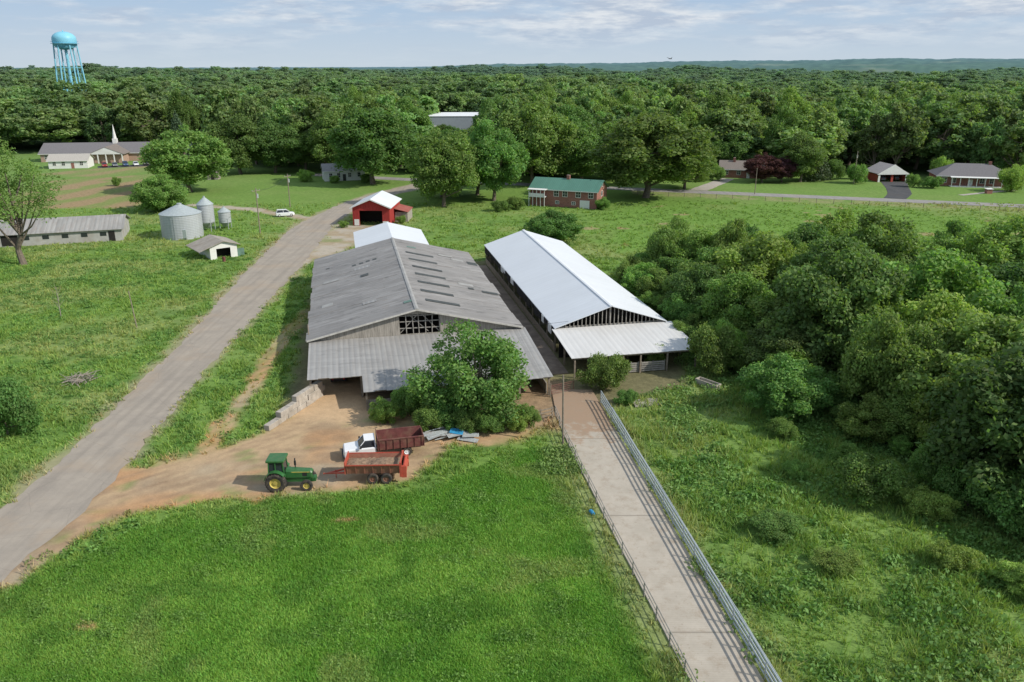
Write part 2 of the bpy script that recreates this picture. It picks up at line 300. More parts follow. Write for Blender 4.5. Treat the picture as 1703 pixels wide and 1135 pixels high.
def groundcol(x,y):
    d=masks(x,y)
    n1=fbm(x/9,y/9,31,5); n2=fbm(x/2.5,y/2.5,32,4); n3=fbm(x/30,y/30,33,3)
    c=np.tile(np.array([.148,.248,.056]),(len(x),1))
    rt_=(x>8)*sm(130,90,y)
    strip_=(x>-38)*(x<-22)*sm(60,68,y)*sm(150,120,y)
    c=lerp(c,(.235,.275,.105),np.clip(sm(.42,.68,n1)*(.68-.25*rt_)+.12*rt_,0,1)*(1-.7*strip_))
    c=lerp(c,(.090,.175,.040),sm(.5,.72,n2)*.65)
    c=lerp(c,(.150,.245,.056),(sm(185,225,y)*.75))
    lf=np.tile(np.array([.122,.240,.038]),(len(x),1)); lf=lerp(lf,(.172,.288,.056),sm(.42,.65,n1)); lf=lerp(lf,(.088,.188,.032),sm(.50,.72,n2)*.7); lf=lerp(lf,(.22,.26,.095),sm(.60,.72,fbm(x/5,y/5,38,3))*.5)
    lf=lf*(.88+.28*fbm(x/16+3,y/12,39,3))[:,None]
    bare=sm(.9,.2,np.hypot((x+13.5)/1.6,(y-56.5)/.5))+sm(.9,.2,np.hypot((x+28)/1.2,(y-43.5)/.5)); lf=lerp(lf,(.40,.27,.16),np.clip(bare,0,1)*.85)
    c=c*(1-d['lush'])[:,None]+lf*d['lush'][:,None]
    ff=np.tile(np.array([.145,.255,.052]),(len(x),1)); ff=lerp(ff,(.115,.205,.040),sm(.45,.65,n2)*.5); ff=lerp(ff,(.20,.25,.085),sm(.5,.72,n1)*.45); ff=lerp(ff,(.33,.25,.15),sm(.735,.77,fbm(x/6,y/6,40,3))*.7)
    c=c*(1-d['far'])[:,None]+ff*d['far'][:,None]
    vg=sm(9,3,pdist(x,y+5.5,EW))*(x>35)*(y<240); c=lerp(c,(.27,.27,.13),vg*sm(.3,.6,n2)*.8)
    pl=np.tile(np.array([.30,.22,.125]),(len(x),1)); rows=.5+.5*np.sin((x*.9-y*.25)*.5+n1*5); pl=lerp(pl,(.19,.24,.075),sm(.35,.75,rows*.5+n1*.6)*.9)
    c=c*(1-d['plow'])[:,None]+pl*d['plow'][:,None]
    c=lerp(c,(.33,.28,.19),d['shoulder']*.7)
    c=lerp(c,(.31,.30,.16),d['lane']*.45)
    lt=np.tile(np.array([.40,.35,.28]),(len(x),1)); lt=lerp(lt,(.34,.27,.18),sm(.4,.65,n2)); lt=lerp(lt,(.19,.24,.09),sm(.56,.70,n1)*.7)
    c=c*(1-d['lot'])[:,None]+lt*d['lot'][:,None]
    dc=np.tile(np.array([.44,.315,.19]),(len(x),1)); dc=lerp(dc,(.37,.30,.21),sm(.42,.66,n1)); dc=lerp(dc,(.43,.245,.125),sm(.45,.7,fbm(x/6,y/4,37,3))*.8); dc=lerp(dc,(.25,.175,.11),sm(.60,.76,fbm(x/2.4,y/2.4,36,3))*.55)
    dc=lerp(dc,(.20,.25,.09),sm(.66,.76,fbm(x/2.8,y/2.0,41,3))*.7*(1-sm(4,12,-sdf(x,y,DIRT))))
    for q in(-.4,.9,2.2): # wheel ruts sweeping in from the road
        rt=np.abs(pdist(x,y,[(-39,50),(-33,61),(-24,66.5),(-9,68.5)])-abs(q)); dc=lerp(dc,(.28,.195,.125),sm(.42,.05,rt+(n2-.5)*.9)*.6)
    for q in(.4,1.6):
        rt=np.abs(pdist(x,y,[(-37,60),(-28,67),(-21,76),(-19,88)])-q); dc=lerp(dc,(.28,.19,.12),sm(.36,.05,rt+(n2-.5)*.9)*.55)
    md=np.maximum(d['dirt'],d['track']); c=c*(1-md)[:,None]+dc*md[:,None]
    c=lerp(c,(.16,.12,.085),d['barn']*.75)
    bay=sm(1.5,-1,sdf(x,y,[(-24,77),(-15.5,75),(-16,88),(-23,90)])+(n2-.5)*2); c=lerp(c,(.50,.35,.21),bay)
    hd=sm(1.5,-1,sdf(x,y,[(2,74),(5,73),(5,86),(0,84)])+(n2-.5)*4)*.8; c=lerp(c,(.33,.22,.14),hd)
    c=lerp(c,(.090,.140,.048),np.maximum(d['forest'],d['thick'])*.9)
    return c,md,d
gx=np.unique(np.concatenate([-150-np.cumsum(2*1.075**np.arange(76)),np.arange(-150,160,.7),160+np.cumsum(2*1.075**np.arange(76))]))
gy=np.unique(np.concatenate([np.arange(-60,30,6),np.arange(30,262,.62),262+np.cumsum(1.6*1.07**np.arange(88))]))
X,Y=np.meshgrid(gx,gy); xs=X.ravel();ys=Y.ravel()
gc,gm,gd=groundcol(xs,ys)
smooth_=np.clip(np.maximum(gm,np.maximum(gd['lot'],gd['shoulder'])),0,1)
gc=np.concatenate([gc,smooth_[:,None]],1)
V=np.stack([xs,ys,tz(xs,ys)],1); nx=len(gx);ny=len(gy)
ii=(np.arange(ny-1)[:,None]*nx+np.arange(nx-1)[None,:]).ravel()
F=np.stack([ii,ii+1,ii+nx+1,ii+nx],1)
m,nt,b,o=newmat('ground'); at_=nt.nodes.new('ShaderNodeAttribute'); at_.attribute_name='col'; v=coords(nt)
nz=noise(nt,v,1.1,9,.75); nf=noise(nt,v,5,5,.75)
ga=mix(nt,ramp(nt,nz,.3,.7),(.64,.66,.64),(1.34,1.30,1.28)); gb=mix(nt,ramp(nt,nz,.3,.7),(.84,.84,.84),(1.16,1.15,1.14))
c=mix(nt,1.0,at_.outputs['Color'],mix(nt,at_.outputs['Alpha'],ga,gb),'MULTIPLY')
ha=mix(nt,ramp(nt,nf,.3,.7),(.76,.78,.76),(1.24,1.22,1.20)); hb=mix(nt,ramp(nt,nf,.3,.7),(.91,.91,.91),(1.09,1.09,1.09))
c=mix(nt,1.0,c,mix(nt,at_.outputs['Alpha'],ha,hb),'MULTIPLY')
c=haze_tint(nt,c); put(nt,b.inputs['Base Color'],c); b.inputs['Roughness'].default_value=.95; b.inputs['Specular IOR Level'].default_value=.1
bump(nt,b,nz,.35,.2)
gme=np_mesh('ground',V,F,m,gc); link('ground',gme,kind='structure')
# far wooded hills
az=np.linspace(-.95,.95,900); rr=2400*1.021**np.arange(62); A,R=np.meshgrid(az,rr); hx=(R*np.sin(A)).ravel();hy=(R*np.cos(A)).ravel()
hz=tz(hx,hy)+6+14*fbm(hx/45,hy/90,55,3)+(-26)*sm(2650,2400,R.ravel())
hc=np.tile(np.array([.085,.140,.065]),(len(hx),1)); pn=fbm(hx/260,hy/500,77,3); hc=lerp(hc,(.22,.25,.14),sm(.66,.72,pn)*.7); hc=hc*(.6+.8*fbm(hx/30,hy/60,58,2))[:,None]
n0=len(az); ii=(np.arange(len(rr)-1)[:,None]*n0+np.arange(n0-1)[None,:]).ravel()
m,nt,b,o=newmat('far_hills'); at_=nt.nodes.new('ShaderNodeAttribute'); at_.attribute_name='col'
put(nt,b.inputs['Base Color'],haze_tint(nt,at_.outputs['Color'],300,6500,.74,(.12,.21,.28))); b.inputs['Roughness'].default_value=1; b.inputs['Specular IOR Level'].default_value=0  # stronger painted distance haze in the hill colour
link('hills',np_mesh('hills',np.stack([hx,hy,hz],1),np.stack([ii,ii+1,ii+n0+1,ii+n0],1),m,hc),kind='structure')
# ---------------------------------------------------------------- roads
def resamp(pts,n):
    P=np.array(pts,float); d=np.r_[0,np.cumsum(np.hypot(*np.diff(P,axis=0).T))]; t=np.linspace(0,d[-1],n)
    X=np.stack([np.interp(t,d,P[:,0]),np.interp(t,d,P[:,1])],1)
    for _ in range(6): X[1:-1]=(X[:-2]+2*X[1:-1]+X[2:])/4
    return X
def strip(name,L,Rr,z,mat,n=160,k=9,jit=.25,thick=0):
    A=resamp(L,n);B=resamp(Rr,n); t=np.linspace(0,1,k)[None,:,None]
    P=A[:,None,:]*(1-t)+B[:,None,:]*t
    for e,s in((0,-1),(k-1,1)):
        P[:,e,0]+=(fbm(P[:,e,0]/1.3,P[:,e,1]/1.3,90+e,3)-.5)*2*jit
    P=P.reshape(-1,2); V=np.concatenate([P,np.full((len(P),1),z)],1)
    ii=(np.arange(n-1)[:,None]*k+np.arange(k-1)[None,:]).ravel(); F=np.stack([ii,ii+1,ii+k+1,ii+k],1)
    link(name,np_mesh(name,V,F,mat),kind='structure')
def asphalt(name,base,dusty):
    m,nt,b,o=newmat(name); v=coords(nt)
    c=mix(nt,ramp(nt,noise(nt,v,.35,6,.7),.35,.68),base,dusty)
    st=coords(nt,(1.6,.05,1)); c=mix(nt,ramp(nt,noise(nt,st,.8,3,.5),.45,.65,0,.45),c,sc3(base,.75))
    c=mix(nt,ramp(nt,noise(nt,v,14,3,.8),.4,.75,0,.3),c,sc3(dusty,1.2))
    c=mix(nt,ramp(nt,noise(nt,v,.12,5,.7),.5,.7,0,.5),c,(dusty[0]*1.05,dusty[1]*.92,dusty[2]*.78))
    vo=nt.nodes.new('ShaderNodeTexVoronoi'); vo.feature='DISTANCE_TO_EDGE'; vo.inputs['Scale'].default_value=.22; nt.links.new(mix(nt,.4,v,noise(nt,v,.8,4),'ADD'),vo.inputs[0])
    c=mix(nt,ramp(nt,vo.outputs[0],0,.008,.3,0),c,sc3(base,.5))
    put(nt,b.inputs['Base Color'],c); b.inputs['Roughness'].default_value=.9; b.inputs['Specular IOR Level'].default_value=.15; bump(nt,b,noise(nt,v,20,3),.15); return m
strip('road',ROADL,ROADR,.03,asphalt('farm_road',(.285,.25,.21),(.37,.32,.262)),220,13,.7)
strip('road',[(x-1,y+3.2) for x,y in EW],[(x-1,y-3.2) for x,y in EW],.035,asphalt('county_road',(.25,.24,.23),(.33,.31,.29)),160,7,.2)
dm=asphalt('driveway_asphalt',(.07,.07,.075),(.10,.10,.10)); dg=asphalt('driveway_gravel',(.35,.32,.29),(.43,.39,.33))
strip('driveway',[(104,224),(109,232),(115,248),(118,258)],[(109.5,222),(116,232),(121,245),(126,257)],.04,dm,30,5,.2)
strip('driveway',[(53,240),(60,251),(69,266)],[(58,238),(65,250),(73,264)],.04,dg,30,5,.3)
strip('driveway',[(128,230),(140,236),(150,240)],[(129,228.6),(141,234.4),(150,238)],.04,dg,30,5,.2)
strip('parking_lot',[(-153,299),(-124,311)],[(-150,293),(-121,305)],.04,dm,20,5,.2)
# concrete lane
m,nt,b,o=newmat('lane_concrete'); v=coords(nt)
c=mix(nt,ramp(nt,noise(nt,v,.5,7,.72),.3,.7),(.37,.325,.262),(.48,.425,.35))
w=nt.nodes.new('ShaderNodeTexWave'); w.bands_direction='Y'; w.inputs['Scale'].default_value=1.6; w.inputs['Distortion'].default_value=1.6; nt.links.new(v,w.inputs[0])
c=mix(nt,ramp(nt,w.outputs[1],0,.5,.14,0),c,(.27,.23,.19))
w2=nt.nodes.new('ShaderNodeTexWave'); w2.bands_direction='Y'; w2.inputs['Scale'].default_value=.022; w2.inputs['Distortion'].default_value=.12; nt.links.new(v,w2.inputs[0])
c=mix(nt,ramp(nt,w2.outputs[1],0,.0006,.6,0),c,(.16,.14,.11))
g=nt.nodes.new('ShaderNodeSeparateXYZ'); nt.links.new(v,g.inputs[0])
mk=math_(nt,'ADD',ramp(nt,g.outputs[1],67,77,0,1),math_(nt,'MULTIPLY',math_(nt,'SUBTRACT',noise(nt,v,.5,6,.75),.5),2.4))
c=mix(nt,ramp(nt,mk,.4,.75,0,.92),c,(.31,.205,.13))
c=mix(nt,ramp(nt,noise(nt,v,.9,7,.8),.50,.66,0,.6),c,(.29,.225,.16))
c=mix(nt,ramp(nt,noise(nt,v,2.6,6,.8),.60,.68,0,.6),c,(.20,.15,.105))
put(nt,b.inputs['Base Color'],c); b.inputs['Roughness'].default_value=.9; bump(nt,b,w.outputs[1],.12,.03)
LM=m
def slabstrip(name,L,Rr,z,mat,n=90):
    A=resamp(L,n);B=resamp(Rr,n); q=MB(); vs=[];fs=[]
    for i in range(n): vs+=[(A[i][0],A[i][1],z),(B[i][0],B[i][1],z),(A[i][0],A[i][1],-.05),(B[i][0],B[i][1],-.05)]
    for i in range(n-1):
        a=4*i;b_=a+4; fs+=[(a,a+1,b_+1,b_),(a,b_,b_+2,a+2),(a+1,a+3,b_+3,b_+1)]
    fs+=[(0,2,3,1)]; q.add(vs,fs); q.build(name,mat,kind='structure')
slabstrip('path',LANEL,LANER,.14,LM)
# ---------------------------------------------------------------- barns
ROT=math.radians(12); AX=Vector((-.2079,.9781,0)); PX=Vector((.9781,.2079,0))
def at(o,x,y,z=0): return (o[0]+PX.x*x+AX.x*y, o[1]+PX.y*x+AX.y*y, z)
O=(-24.2,90.9)
q=MB(); q.slab([(25.8,-8,.1),(30.0,-8,.1),(30.0,48,.1),(25.8,48,.1)],.1)
q.build('path',M('alley_concrete',(.24,.19,.15),.9,.3,.6,.3,6,grime=(.14,.10,.07),gs=.5,ga=.7),loc=(O[0],O[1],0),rot=ROT,kind='structure')
B=thing('cattle_barn','weathered grey gable barn with long sheet roof and skylight strips','barn',(O[0],O[1],0),ROT)
Wd,Ln,E,Rg=25.5,42.5,4.0,7.05
q=MB(); nseg=14
for i in range(nseg): # slightly uneven sheets
    y0=-.7+i*(Ln+1.0)/nseg; y1=-.7+(i+1)*(Ln+1.0)/nseg; dz=random.uniform(-.02,.02)
    j0,j1=random.uniform(-.2,.1),random.uniform(-.15,.2)
    q.slab([(-.5+j0,y0,E-.12+dz),(12.75,y0,Rg+dz),(12.75,y1,Rg+dz),(-.5+j0,y1,E-.12+dz)],.07)
    q.slab([(12.75,y0,Rg+dz),(26.0+j1,y0,E-.12+dz),(26.0+j1,y1,E-.12+dz),(12.75,y1,Rg+dz)],.07)
rf=q.build('roof','greyroof',B)
q=MB(); q.slab([(12.5,-.75,Rg+.01),(12.75,-.75,Rg+.07),(13.0,-.75,Rg+.01),(13.0,Ln+.4,Rg+.01),(12.75,Ln+.4,Rg+.07),(12.5,Ln+.4,Rg+.01)],.02); q.build('ridge_cap','ridge',rf)
sl=3.05/12.75
def rz(x): return Rg-abs(x-12.75)*sl
for k,(x0,x1,y0,y1,mt) in enumerate([(14.3,18.7,4+i*4.7,5.0+i*4.7,'skylight') for i in range(7)]+[(14.9,16.4,37,37.8,'greenpanel'),(5.5,6.1,30,30.9,'skylight'),(6.6,7.2,30.1,31,'skylight'),(7.7,8.3,30.3,31.2,'skylight'),(8.8,9.4,30.4,31.3,'skylight'),(6.6,7.7,22,23.2,'skylight'),(24.2,25.8,32,34,'skylight'),(23.6,25.9,14,15,'skylight'),(21.5,22.3,14.6,15.4,'skylight'),(11.4,12.4,3,3.8,'greenpanel'),(1.5,2.1,33,33.5,'skylight')]):
    j=random.uniform(-.15,.15); s_=random.uniform(-.12,.12)
    q=MB(); q.slab([(x0+j,y0,rz(x0+j)+.05),(x1+j,y0+s_,rz(x1+j)+.05),(x1+j,y1+s_,rz(x1+j)+.05),(x0+j,y1,rz(x0+j)+.05)],.03); q.build('skylight',mt,rf)
for i in range(7): # patched and lifted sheets
    x0=random.choice([random.uniform(1,9),random.uniform(19,22)]); y0=random.uniform(2,38); w0,h0=random.uniform(1.5,3.2),random.uniform(.8,1.6)
    q=MB(); q.slab([(x0,y0,rz(x0)+.05),(x0+w0,y0,rz(x0+w0)+.05),(x0+w0,y0+h0,rz(x0+w0)+.07),(x0,y0+h0,rz(x0)+.06)],.02); q.build('roof_patch',random.choice(['leanroof','ridge','leanroof']),rf)
q=MB()
q.ext([(.1,2.6),(10.6,2.6),(10.6,rz(10.6)-.12),(.1,rz(.1)-.12)],-.06,.06)
q.ext([(15.6,2.6),(25.4,2.6),(25.4,rz(25.4)-.12),(15.6,rz(15.6)-.12)],-.06,.06)
q.ext([(10.6,6.2),(15.6,6.2),(15.6,rz(15.6)-.12),(12.75,Rg-.12),(10.6,rz(10.6)-.12)],-.06,.06)
q.ext([(10.6,2.6),(15.6,2.6),(15.6,3.7),(10.6,3.7)],-.05,.05)
q.ext([(0,0),(25.5,0),(25.5,E-.2),(12.75,Rg-.2),(0,E-.2)],Ln-.1,Ln)
q.box(-.05,.05,.1,Ln-.2,0,2.3); q.box(25.45,25.55,.1,Ln-.2,0,1.4)
q.build('wall','wood',B)
q=MB()
for i in range(7):
    x=10.75+i*.8+random.uniform(-.15,.15); q.beam((x,.1,3.7),(x+random.uniform(-.1,.1),.1,6.25),.09,.1)
for z in(4.4,5.25,6.0): q.beam((10.6,.18,z),(15.6,.18,z+random.uniform(-.1,.1)),.08,.11)
q.beam((10.7,.26,3.8),(12.9,.26,6.1),.07,.09); q.beam((15.5,.26,3.8),(13.4,.26,6.1),.07,.09); q.beam((11.9,.32,6.0),(14.2,.32,3.8),.06,.08)
q.build('gable_frame','oldframe',B)
q=MB(); q.ext([(.5,0),(25,0),(25,rz(25)-.35),(12.75,Rg-.35),(.5,rz(.5)-.35)],3.2,3.3); q.build('dark_sheet','dark',B)  # near-black sheet painting the shaded interior behind the open gable
for y in np.linspace(.3,Ln-.3,10):
    for x in(0,25.5):
        q=MB(); q.beam((x,y,0),(x,y,E-.25),.2,.2); q.build('post','post',B)
q=MB(); q.beam((-.55,-.72,E-.2),(12.75,-.72,Rg-.1),.05,.2); q.beam((12.75,-.72,Rg-.1),(26.05,-.72,E-.2),.05,.2); q.build('fascia','paleframe',B)
# lean-to (front)
q=MB()
def lz(y): return 3.62+y*.088
def ledge(x0,x1,y1,n):
    for i in range(n):
        a=x0+(x1-x0)*i/n;b=x0+(x1-x0)*(i+1)/n; j=random.uniform(-.16,.08); dz=random.uniform(-.015,.015)
        q.slab([(a,y1+j,lz(y1)+dz),(b,y1+j,lz(y1)+dz),(b,-.1,lz(-.1)+dz),(a,-.1,lz(-.1)+dz)],.05)
ledge(-.3,5.6,-10.4,5); ledge(5.6,26.4,-14.3,17)
lr=q.build('lean_to_roof','leanroof',B)
for i,(x,y) in enumerate([(0,-10),(5.5,-10.1)]+[(5.9+i*3.35,-13.9) for i in range(7)]+[(26,-7),(26,-2)]):
    q=MB(); q.beam((x,y,0),(x,y,lz(y)-.06),.2,.2); q.build('post','post',B)
q=MB(); q.beam((0,-10.1,lz(-10.1)-.17),(5.5,-10.1,lz(-10.1)-.17),.1,.2); q.build('beam','post',B)
q=MB(); q.beam((5.7,-13.95,lz(-14)-.17),(26.2,-13.95,lz(-14)-.17),.1,.2); q.build('beam','post',B)
boxes('half_wall','wood',B,[(6.0,11,-13.7,-13.6,0,1.1),(12,20,-13.7,-13.6,0,1.5),(25.8,25.9,-13.5,-.3,0,1.3),(-.1,0,-9.7,-.1,0,1.4)])
q=MB(); q.box(5.7,5.78,-9.8,-.2,0,2.6); q.build('dark_sheet','dark',B)
# white section behind
Wb=thing('barn_extension','white metal gable section joined behind the grey barn','barn',at(O,6.4,43.1),ROT)
q=MB(); e2,r2=5.3,7.0; 
for s in(0,1):
    q.slab([(0,0,e2),(6.4,0,r2),(6.4,15,r2),(0,15,e2)] if s==0 else [(6.4,0,r2),(12.8,0,e2),(12.8,15,e2),(6.4,15,r2)],.08)
q.build('roof','whiteroof',Wb)
q=MB(); q.ext([(.3,0),(12.5,0),(12.5,e2-.05),(6.4,r2-.15),(.3,e2-.05)],.2,14.8); q.build('wall','white',Wb)
# white barn
WO=at(O,30.3,-.4)
B2=thing('cattle_barn','long open-sided barn with bright white metal gable roof','barn',WO,ROT)
w2_,l2=14.7,50.8; e,r=3.45,5.95; hw=w2_/2
q=MB()
q.slab([(0-.2,-.5,e),(hw,-.5,r),(hw,l2,r),(-.2,l2,e)],.08); q.slab([(hw,-.5,r),(w2_+.3,-.5,e),(w2_+.3,l2,e),(hw,l2,r)],.08)
rf2=q.build('roof','whiteroof',B2)
q=MB(); q.slab([(hw-.25,-.55,r+.02),(hw,-.55,r+.09),(hw+.25,-.55,r+.02),(hw+.25,l2+.05,r+.02),(hw,l2+.05,r+.09),(hw-.25,l2+.05,r+.02)],.02); q.build('ridge_cap','whitemetal',rf2)
q=MB()
for i in range(27):
    x=.3+i*(w2_-.6)/26; q.beam((x,0,3.2),(x,0,r-abs(x-hw)*(r-e)/hw-.1),.09,.1)
q.beam((0,.1,3.3),(w2_,.1,3.3),.1,.25); q.beam((hw,.12,3.3),(hw,.12,r-.1),.2,.2)
q.build('gable_frame','oldframe',B2)
q=MB(); q.ext([(.2,2.2),(w2_-.2,2.2),(w2_-.2,e-.1),(hw,r-.15),(.2,e-.1)],2.5,2.6); q.build('dark_sheet','dark',B2)  # black sheet as painted shade under the white roof
for y in np.linspace(.2,l2-.4,13):
    for x in(.1,w2_-.1,hw):
        q=MB(); q.beam((x,y,0),(x,y,(e if x!=hw else r)-.1),.16,.16); q.build('post','post',B2)
boxes('half_wall','post',B2,[(.0,.1,.3,l2-.7,0,1.0),(w2_-.1,w2_,.3,l2-.7,0,1.2),(.2,w2_-.2,l2-.6,l2-.5,0,e-.1)])
y=1 # torn curtain strips along alley side
while y<l2-2:
    L=random.uniform(.8,2.6); MB().box(-.3,-.22,y,y+L,e-random.uniform(.5,1.3),e-.06).build('side_curtain','dark' if random.random()<.84 else 'white',B2); y+=L+random.uniform(.05,.7)
q=MB()
for i in range(16):
    a=-.5+i*16.2/16;b=a+16.2/16; j=random.uniform(-.08,.05)
    q.slab([(a,-9.4+j,2.62),(b,-9.4+j,2.62),(b,-.2,3.3),(a,-.2,3.3)],.05)
q.build('lean_to_roof','whitelean',B2)
for x in(0,3,6,8.2,11.6,15.3):
    for y in(-9.1,-4.6):
        q=MB(); q.beam((x,y,0),(x,y,2.55),.18,.18); q.build('post','post',B2)
q=MB(); q.beam((-.4,-9.15,2.45),(15.6,-9.15,2.45),.1,.22); q.build('beam','post',B2)
for x0,x1 in((6.2,8.05),(8.4,11.4)):
    q=MB(); 
    for k in range(5): q.box(x0,x1,-9.0,-8.93,.12+k*.25,.30+k*.25)
    for k in(0,.5,1): q.box(x0+k*(x1-x0)-.05,x0+k*(x1-x0)+.05,-8.92,-8.86,.05,1.4)
    q.build('stall_gate','oldframe',B2)
boxes('dark_sheet','dark',B2,[(0,15.2,-2,-1.9,0,2.9),(3,6,-8.9,-8.8,0,.9)])
# ---------------------------------------------------------------- generic gable building
def window(par,c,w,h,face='-y',mat='white',n=2):
    x,y,z=c; d=.04
    q=MB(); f=MB()
    if face in('-y','+y'):
        s=-1 if face=='-y' else 1
        q.box(x-w/2,x+w/2,min(y,y+s*.03),max(y,y+s*.03),z-h/2,z+h/2)
        Y0,Y1=sorted((y+s*.005,y+s*.07))
        for a,b_,e_,g_ in((x-w/2-.1,x-w/2,z-h/2-.1,z+h/2+.1),(x+w/2,x+w/2+.1,z-h/2-.1,z+h/2+.1),(x-w/2,x+w/2,z+h/2,z+h/2+.1),(x-w/2,x+w/2,z-h/2-.1,z-h/2),(x-.03,x+.03,z-h/2,z+h/2),(x-w/2,x-.03,z-.03,z+.03),(x+.03,x+w/2,z-.03,z+.03)): f.box(a,b_,Y0,Y1,e_,g_)
    else:
        s=1 if face=='+x' else -1
        q.box(min(x,x+s*.03),max(x,x+s*.03),y-w/2,y+w/2,z-h/2,z+h/2); X0,X1=sorted((x+s*.005,x+s*.07))
        for a,b_,e_,g_ in((y-w/2-.08,y-w/2,z-h/2-.08,z+h/2+.08),(y+w/2,y+w/2+.08,z-h/2-.08,z+h/2+.08),(y-w/2,y+w/2,z+h/2,z+h/2+.08),(y-w/2,y+w/2,z-h/2-.08,z-h/2),(y-.03,y+.03,z-h/2,z+h/2)): f.box(X0,X1,a,b_,e_,g_)
    o=q.build('window','glass',par); f.build('frame',mat,o); return o
def door(par,x,y,w,h,mat='white',z=0):
    q=MB(); q.box(x-w/2,x+w/2,y-.06,y-.005,z,z+h); return q.build('door',mat,par)
def house(name,label,cat,loc,rot,W,L,e,r,axis,wall,roof,oh=.4,hip=False,gablemat=None):
    t=thing(name,label,cat,loc+(0,) if len(loc)==2 else loc,math.radians(rot)); q=MB()
    if hip:
        q.box(0,W,0,L,0,e); q.build('wall',wall,t); q=MB(); k=L/2
        a,b_,c_,d_=(-oh,-oh,e),(W+oh,-oh,e),(W+oh,L+oh,e),(-oh,L+oh,e); p,s=(k,L/2,r),(W-k,L/2,r)
        q.add([a,b_,c_,d_,p,s],[(0,1,5,4),(1,2,5),(2,3,4,5),(3,0,4),(3,2,1,0)]); rr_=q.build('roof',roof,t)
        q=MB(); q.box(-oh,W+oh,-oh-.05,-oh-.01,e-.18,e); q.box(W+oh+.01,W+oh+.05,-oh,L+oh,e-.18,e); q.build('fascia','white',t); return t,rr_
    if axis=='y':
        q.ext([(0,0),(W,0),(W,e),(W/2,r-.1),(0,e)],0,L); q.build('wall',wall,t); q=MB(); s=(r-e)/(W/2)*oh
        q.slab([(-oh,-oh,e-s),(W/2,-oh,r),(W/2,L+oh,r),(-oh,L+oh,e-s)],.1); q.slab([(W/2,-oh,r),(W+oh,-oh,e-s),(W+oh,L+oh,e-s),(W/2,L+oh,r)],.1)
    else:
        q.extx([(0,0),(L,0),(L,e),(L/2,r-.1),(0,e)],0,W); q.build('wall',wall,t); q=MB(); s=(r-e)/(L/2)*oh
        q.slab([(-oh,-oh,e-s),(W+oh,-oh,e-s),(W+oh,L/2,r),(-oh,L/2,r)],.1); q.slab([(-oh,L/2,r),(W+oh,L/2,r),(W+oh,L+oh,e-s),(-oh,L+oh,e-s)],.1)
        f=MB(); f.box(-oh,W+oh,-oh-.05,-oh-.01,e-s-.2,e-s-.01)
        if cat in('house','building','church'): f.build('fascia','white',t)
    return t,q.build('roof',roof,t)
# red barn
t=thing('red_barn','small red barn with white metal roof and open doorway','barn',(-36.8,183.3,0),math.radians(-3))
W,L,e,r=8.6,13,4.4,6.2
q=MB(); q.ext([(0,0),(1.6,0),(1.6,3.5),(6.9,3.5),(6.9,0),(W,0),(W,e),(W/2,r-.1),(0,e)],0,.12); q.box(0,.12,.12,L-.12,0,e); q.box(W-.12,W,.12,L-.12,0,e); q.ext([(0,0),(W,0),(W,e),(W/2,r-.1),(0,e)],L-.12,L); q.build('wall','redmetal',t)
q=MB(); q.slab([(-.5,-.6,e-.2),(W/2,-.6,r),(W/2,L+.4,r),(-.5,L+.4,e-.2)],.09); q.slab([(W/2,-.6,r),(W+.5,-.6,e-.2),(W+.5,L+.4,e-.2),(W/2,L+.4,r)],.09); q.build('roof','whiteroof',t)
q=MB(); q.beam((-.5,-.63,e-.25),(W/2,-.63,r-.06),.06,.25); q.beam((W/2,-.63,r-.06),(W+.5,-.63,e-.25),.06,.25); q.build('trim','white',t)
boxes('dark_sheet','dark',t,[(.5,W-.5,5,5.1,0,3.6)])  # black sheet stands in for the unlit inside of the doorway
boxes('door_panel','white',t,[(.35,1.45,-.08,-.01,.1,1.5),(7.0,8.3,-.08,-.01,.1,1.1)])
q=MB(); q.slab([(W+.1,5,3.2),(W+3.4,5,2.4),(W+3.4,12,2.4),(W+.1,12,3.2)],.08); q.build('side_roof',M('rust_sheet',(.32,.09,.07),.7,.2,1,grime=(.30,.16,.12),ga=.4),t)
q=MB(); q.box(W+.2,W+3.2,5.4,11.8,0,2.3); q.build('side_shed','wood',t)
# brick house with green roof
t,rf=house('brick_house','red brick farmhouse with green metal roof and white porch','house',(4.9,212.2),-22,18.2,9.5,4.7,6.9,'x','brick','greenroof',.5)
for x,z in((7.2,3.5),(9.6,3.5),(13.2,3.5),(16.6,3.5)): window(t,(x,0,z),1.2,1.4)
window(t,(7.5,0,1.2),.9,.7); window(t,(12,0,1.2),.9,.7); window(t,(18.2,4.5,3.5),1.1,1.2,'+x'); window(t,(18.2,4.8,5.6),.7,.7,'+x')
door(t,15.0,0,2.6,2.1)
q=MB(); q.box(.1,4.6,-1.7,-.02,2.5,2.7); q.box(.1,4.6,-1.7,-1.62,2.7,3.5); q.box(.1,.18,-1.6,-.02,2.7,3.5)
for i in range(5): q.beam((.2+i*1.07,-1.66,0),(.2+i*1.07,-1.66,4.5),.14,.14)
q.slab([(-.2,-2,4.5),(4.9,-2,4.5),(4.9,-.45,4.62),(-.2,-.45,4.62)],.1); q.build('porch','white',t)
q=MB(); q.box(8.6,9.4,4.2,5.0,6.2,7.8); q.build('chimney','brick',rf)
# poultry house
t,rf=house('poultry_house','long low grey metal poultry shed with rust-streaked roof','shed',(-133,150.5),18,53,12,2.7,4.6,'x',M('grey_cladding',(.40,.39,.37),.7,.12,.6,grime=(.27,.22,.18),ga=.6),'polyroof',.5)
for i in range(9,14): MB().box(2+i*3.6,3.2+i*3.6,-.05,-.01,1.2,2.0).build('window','glass',t)
door(t,51,0,1.2,2.1,'dark')
q=MB(); q.box(30.5,33.5,-.06,-.01,.2,2.3); q.build('door','dark',t)
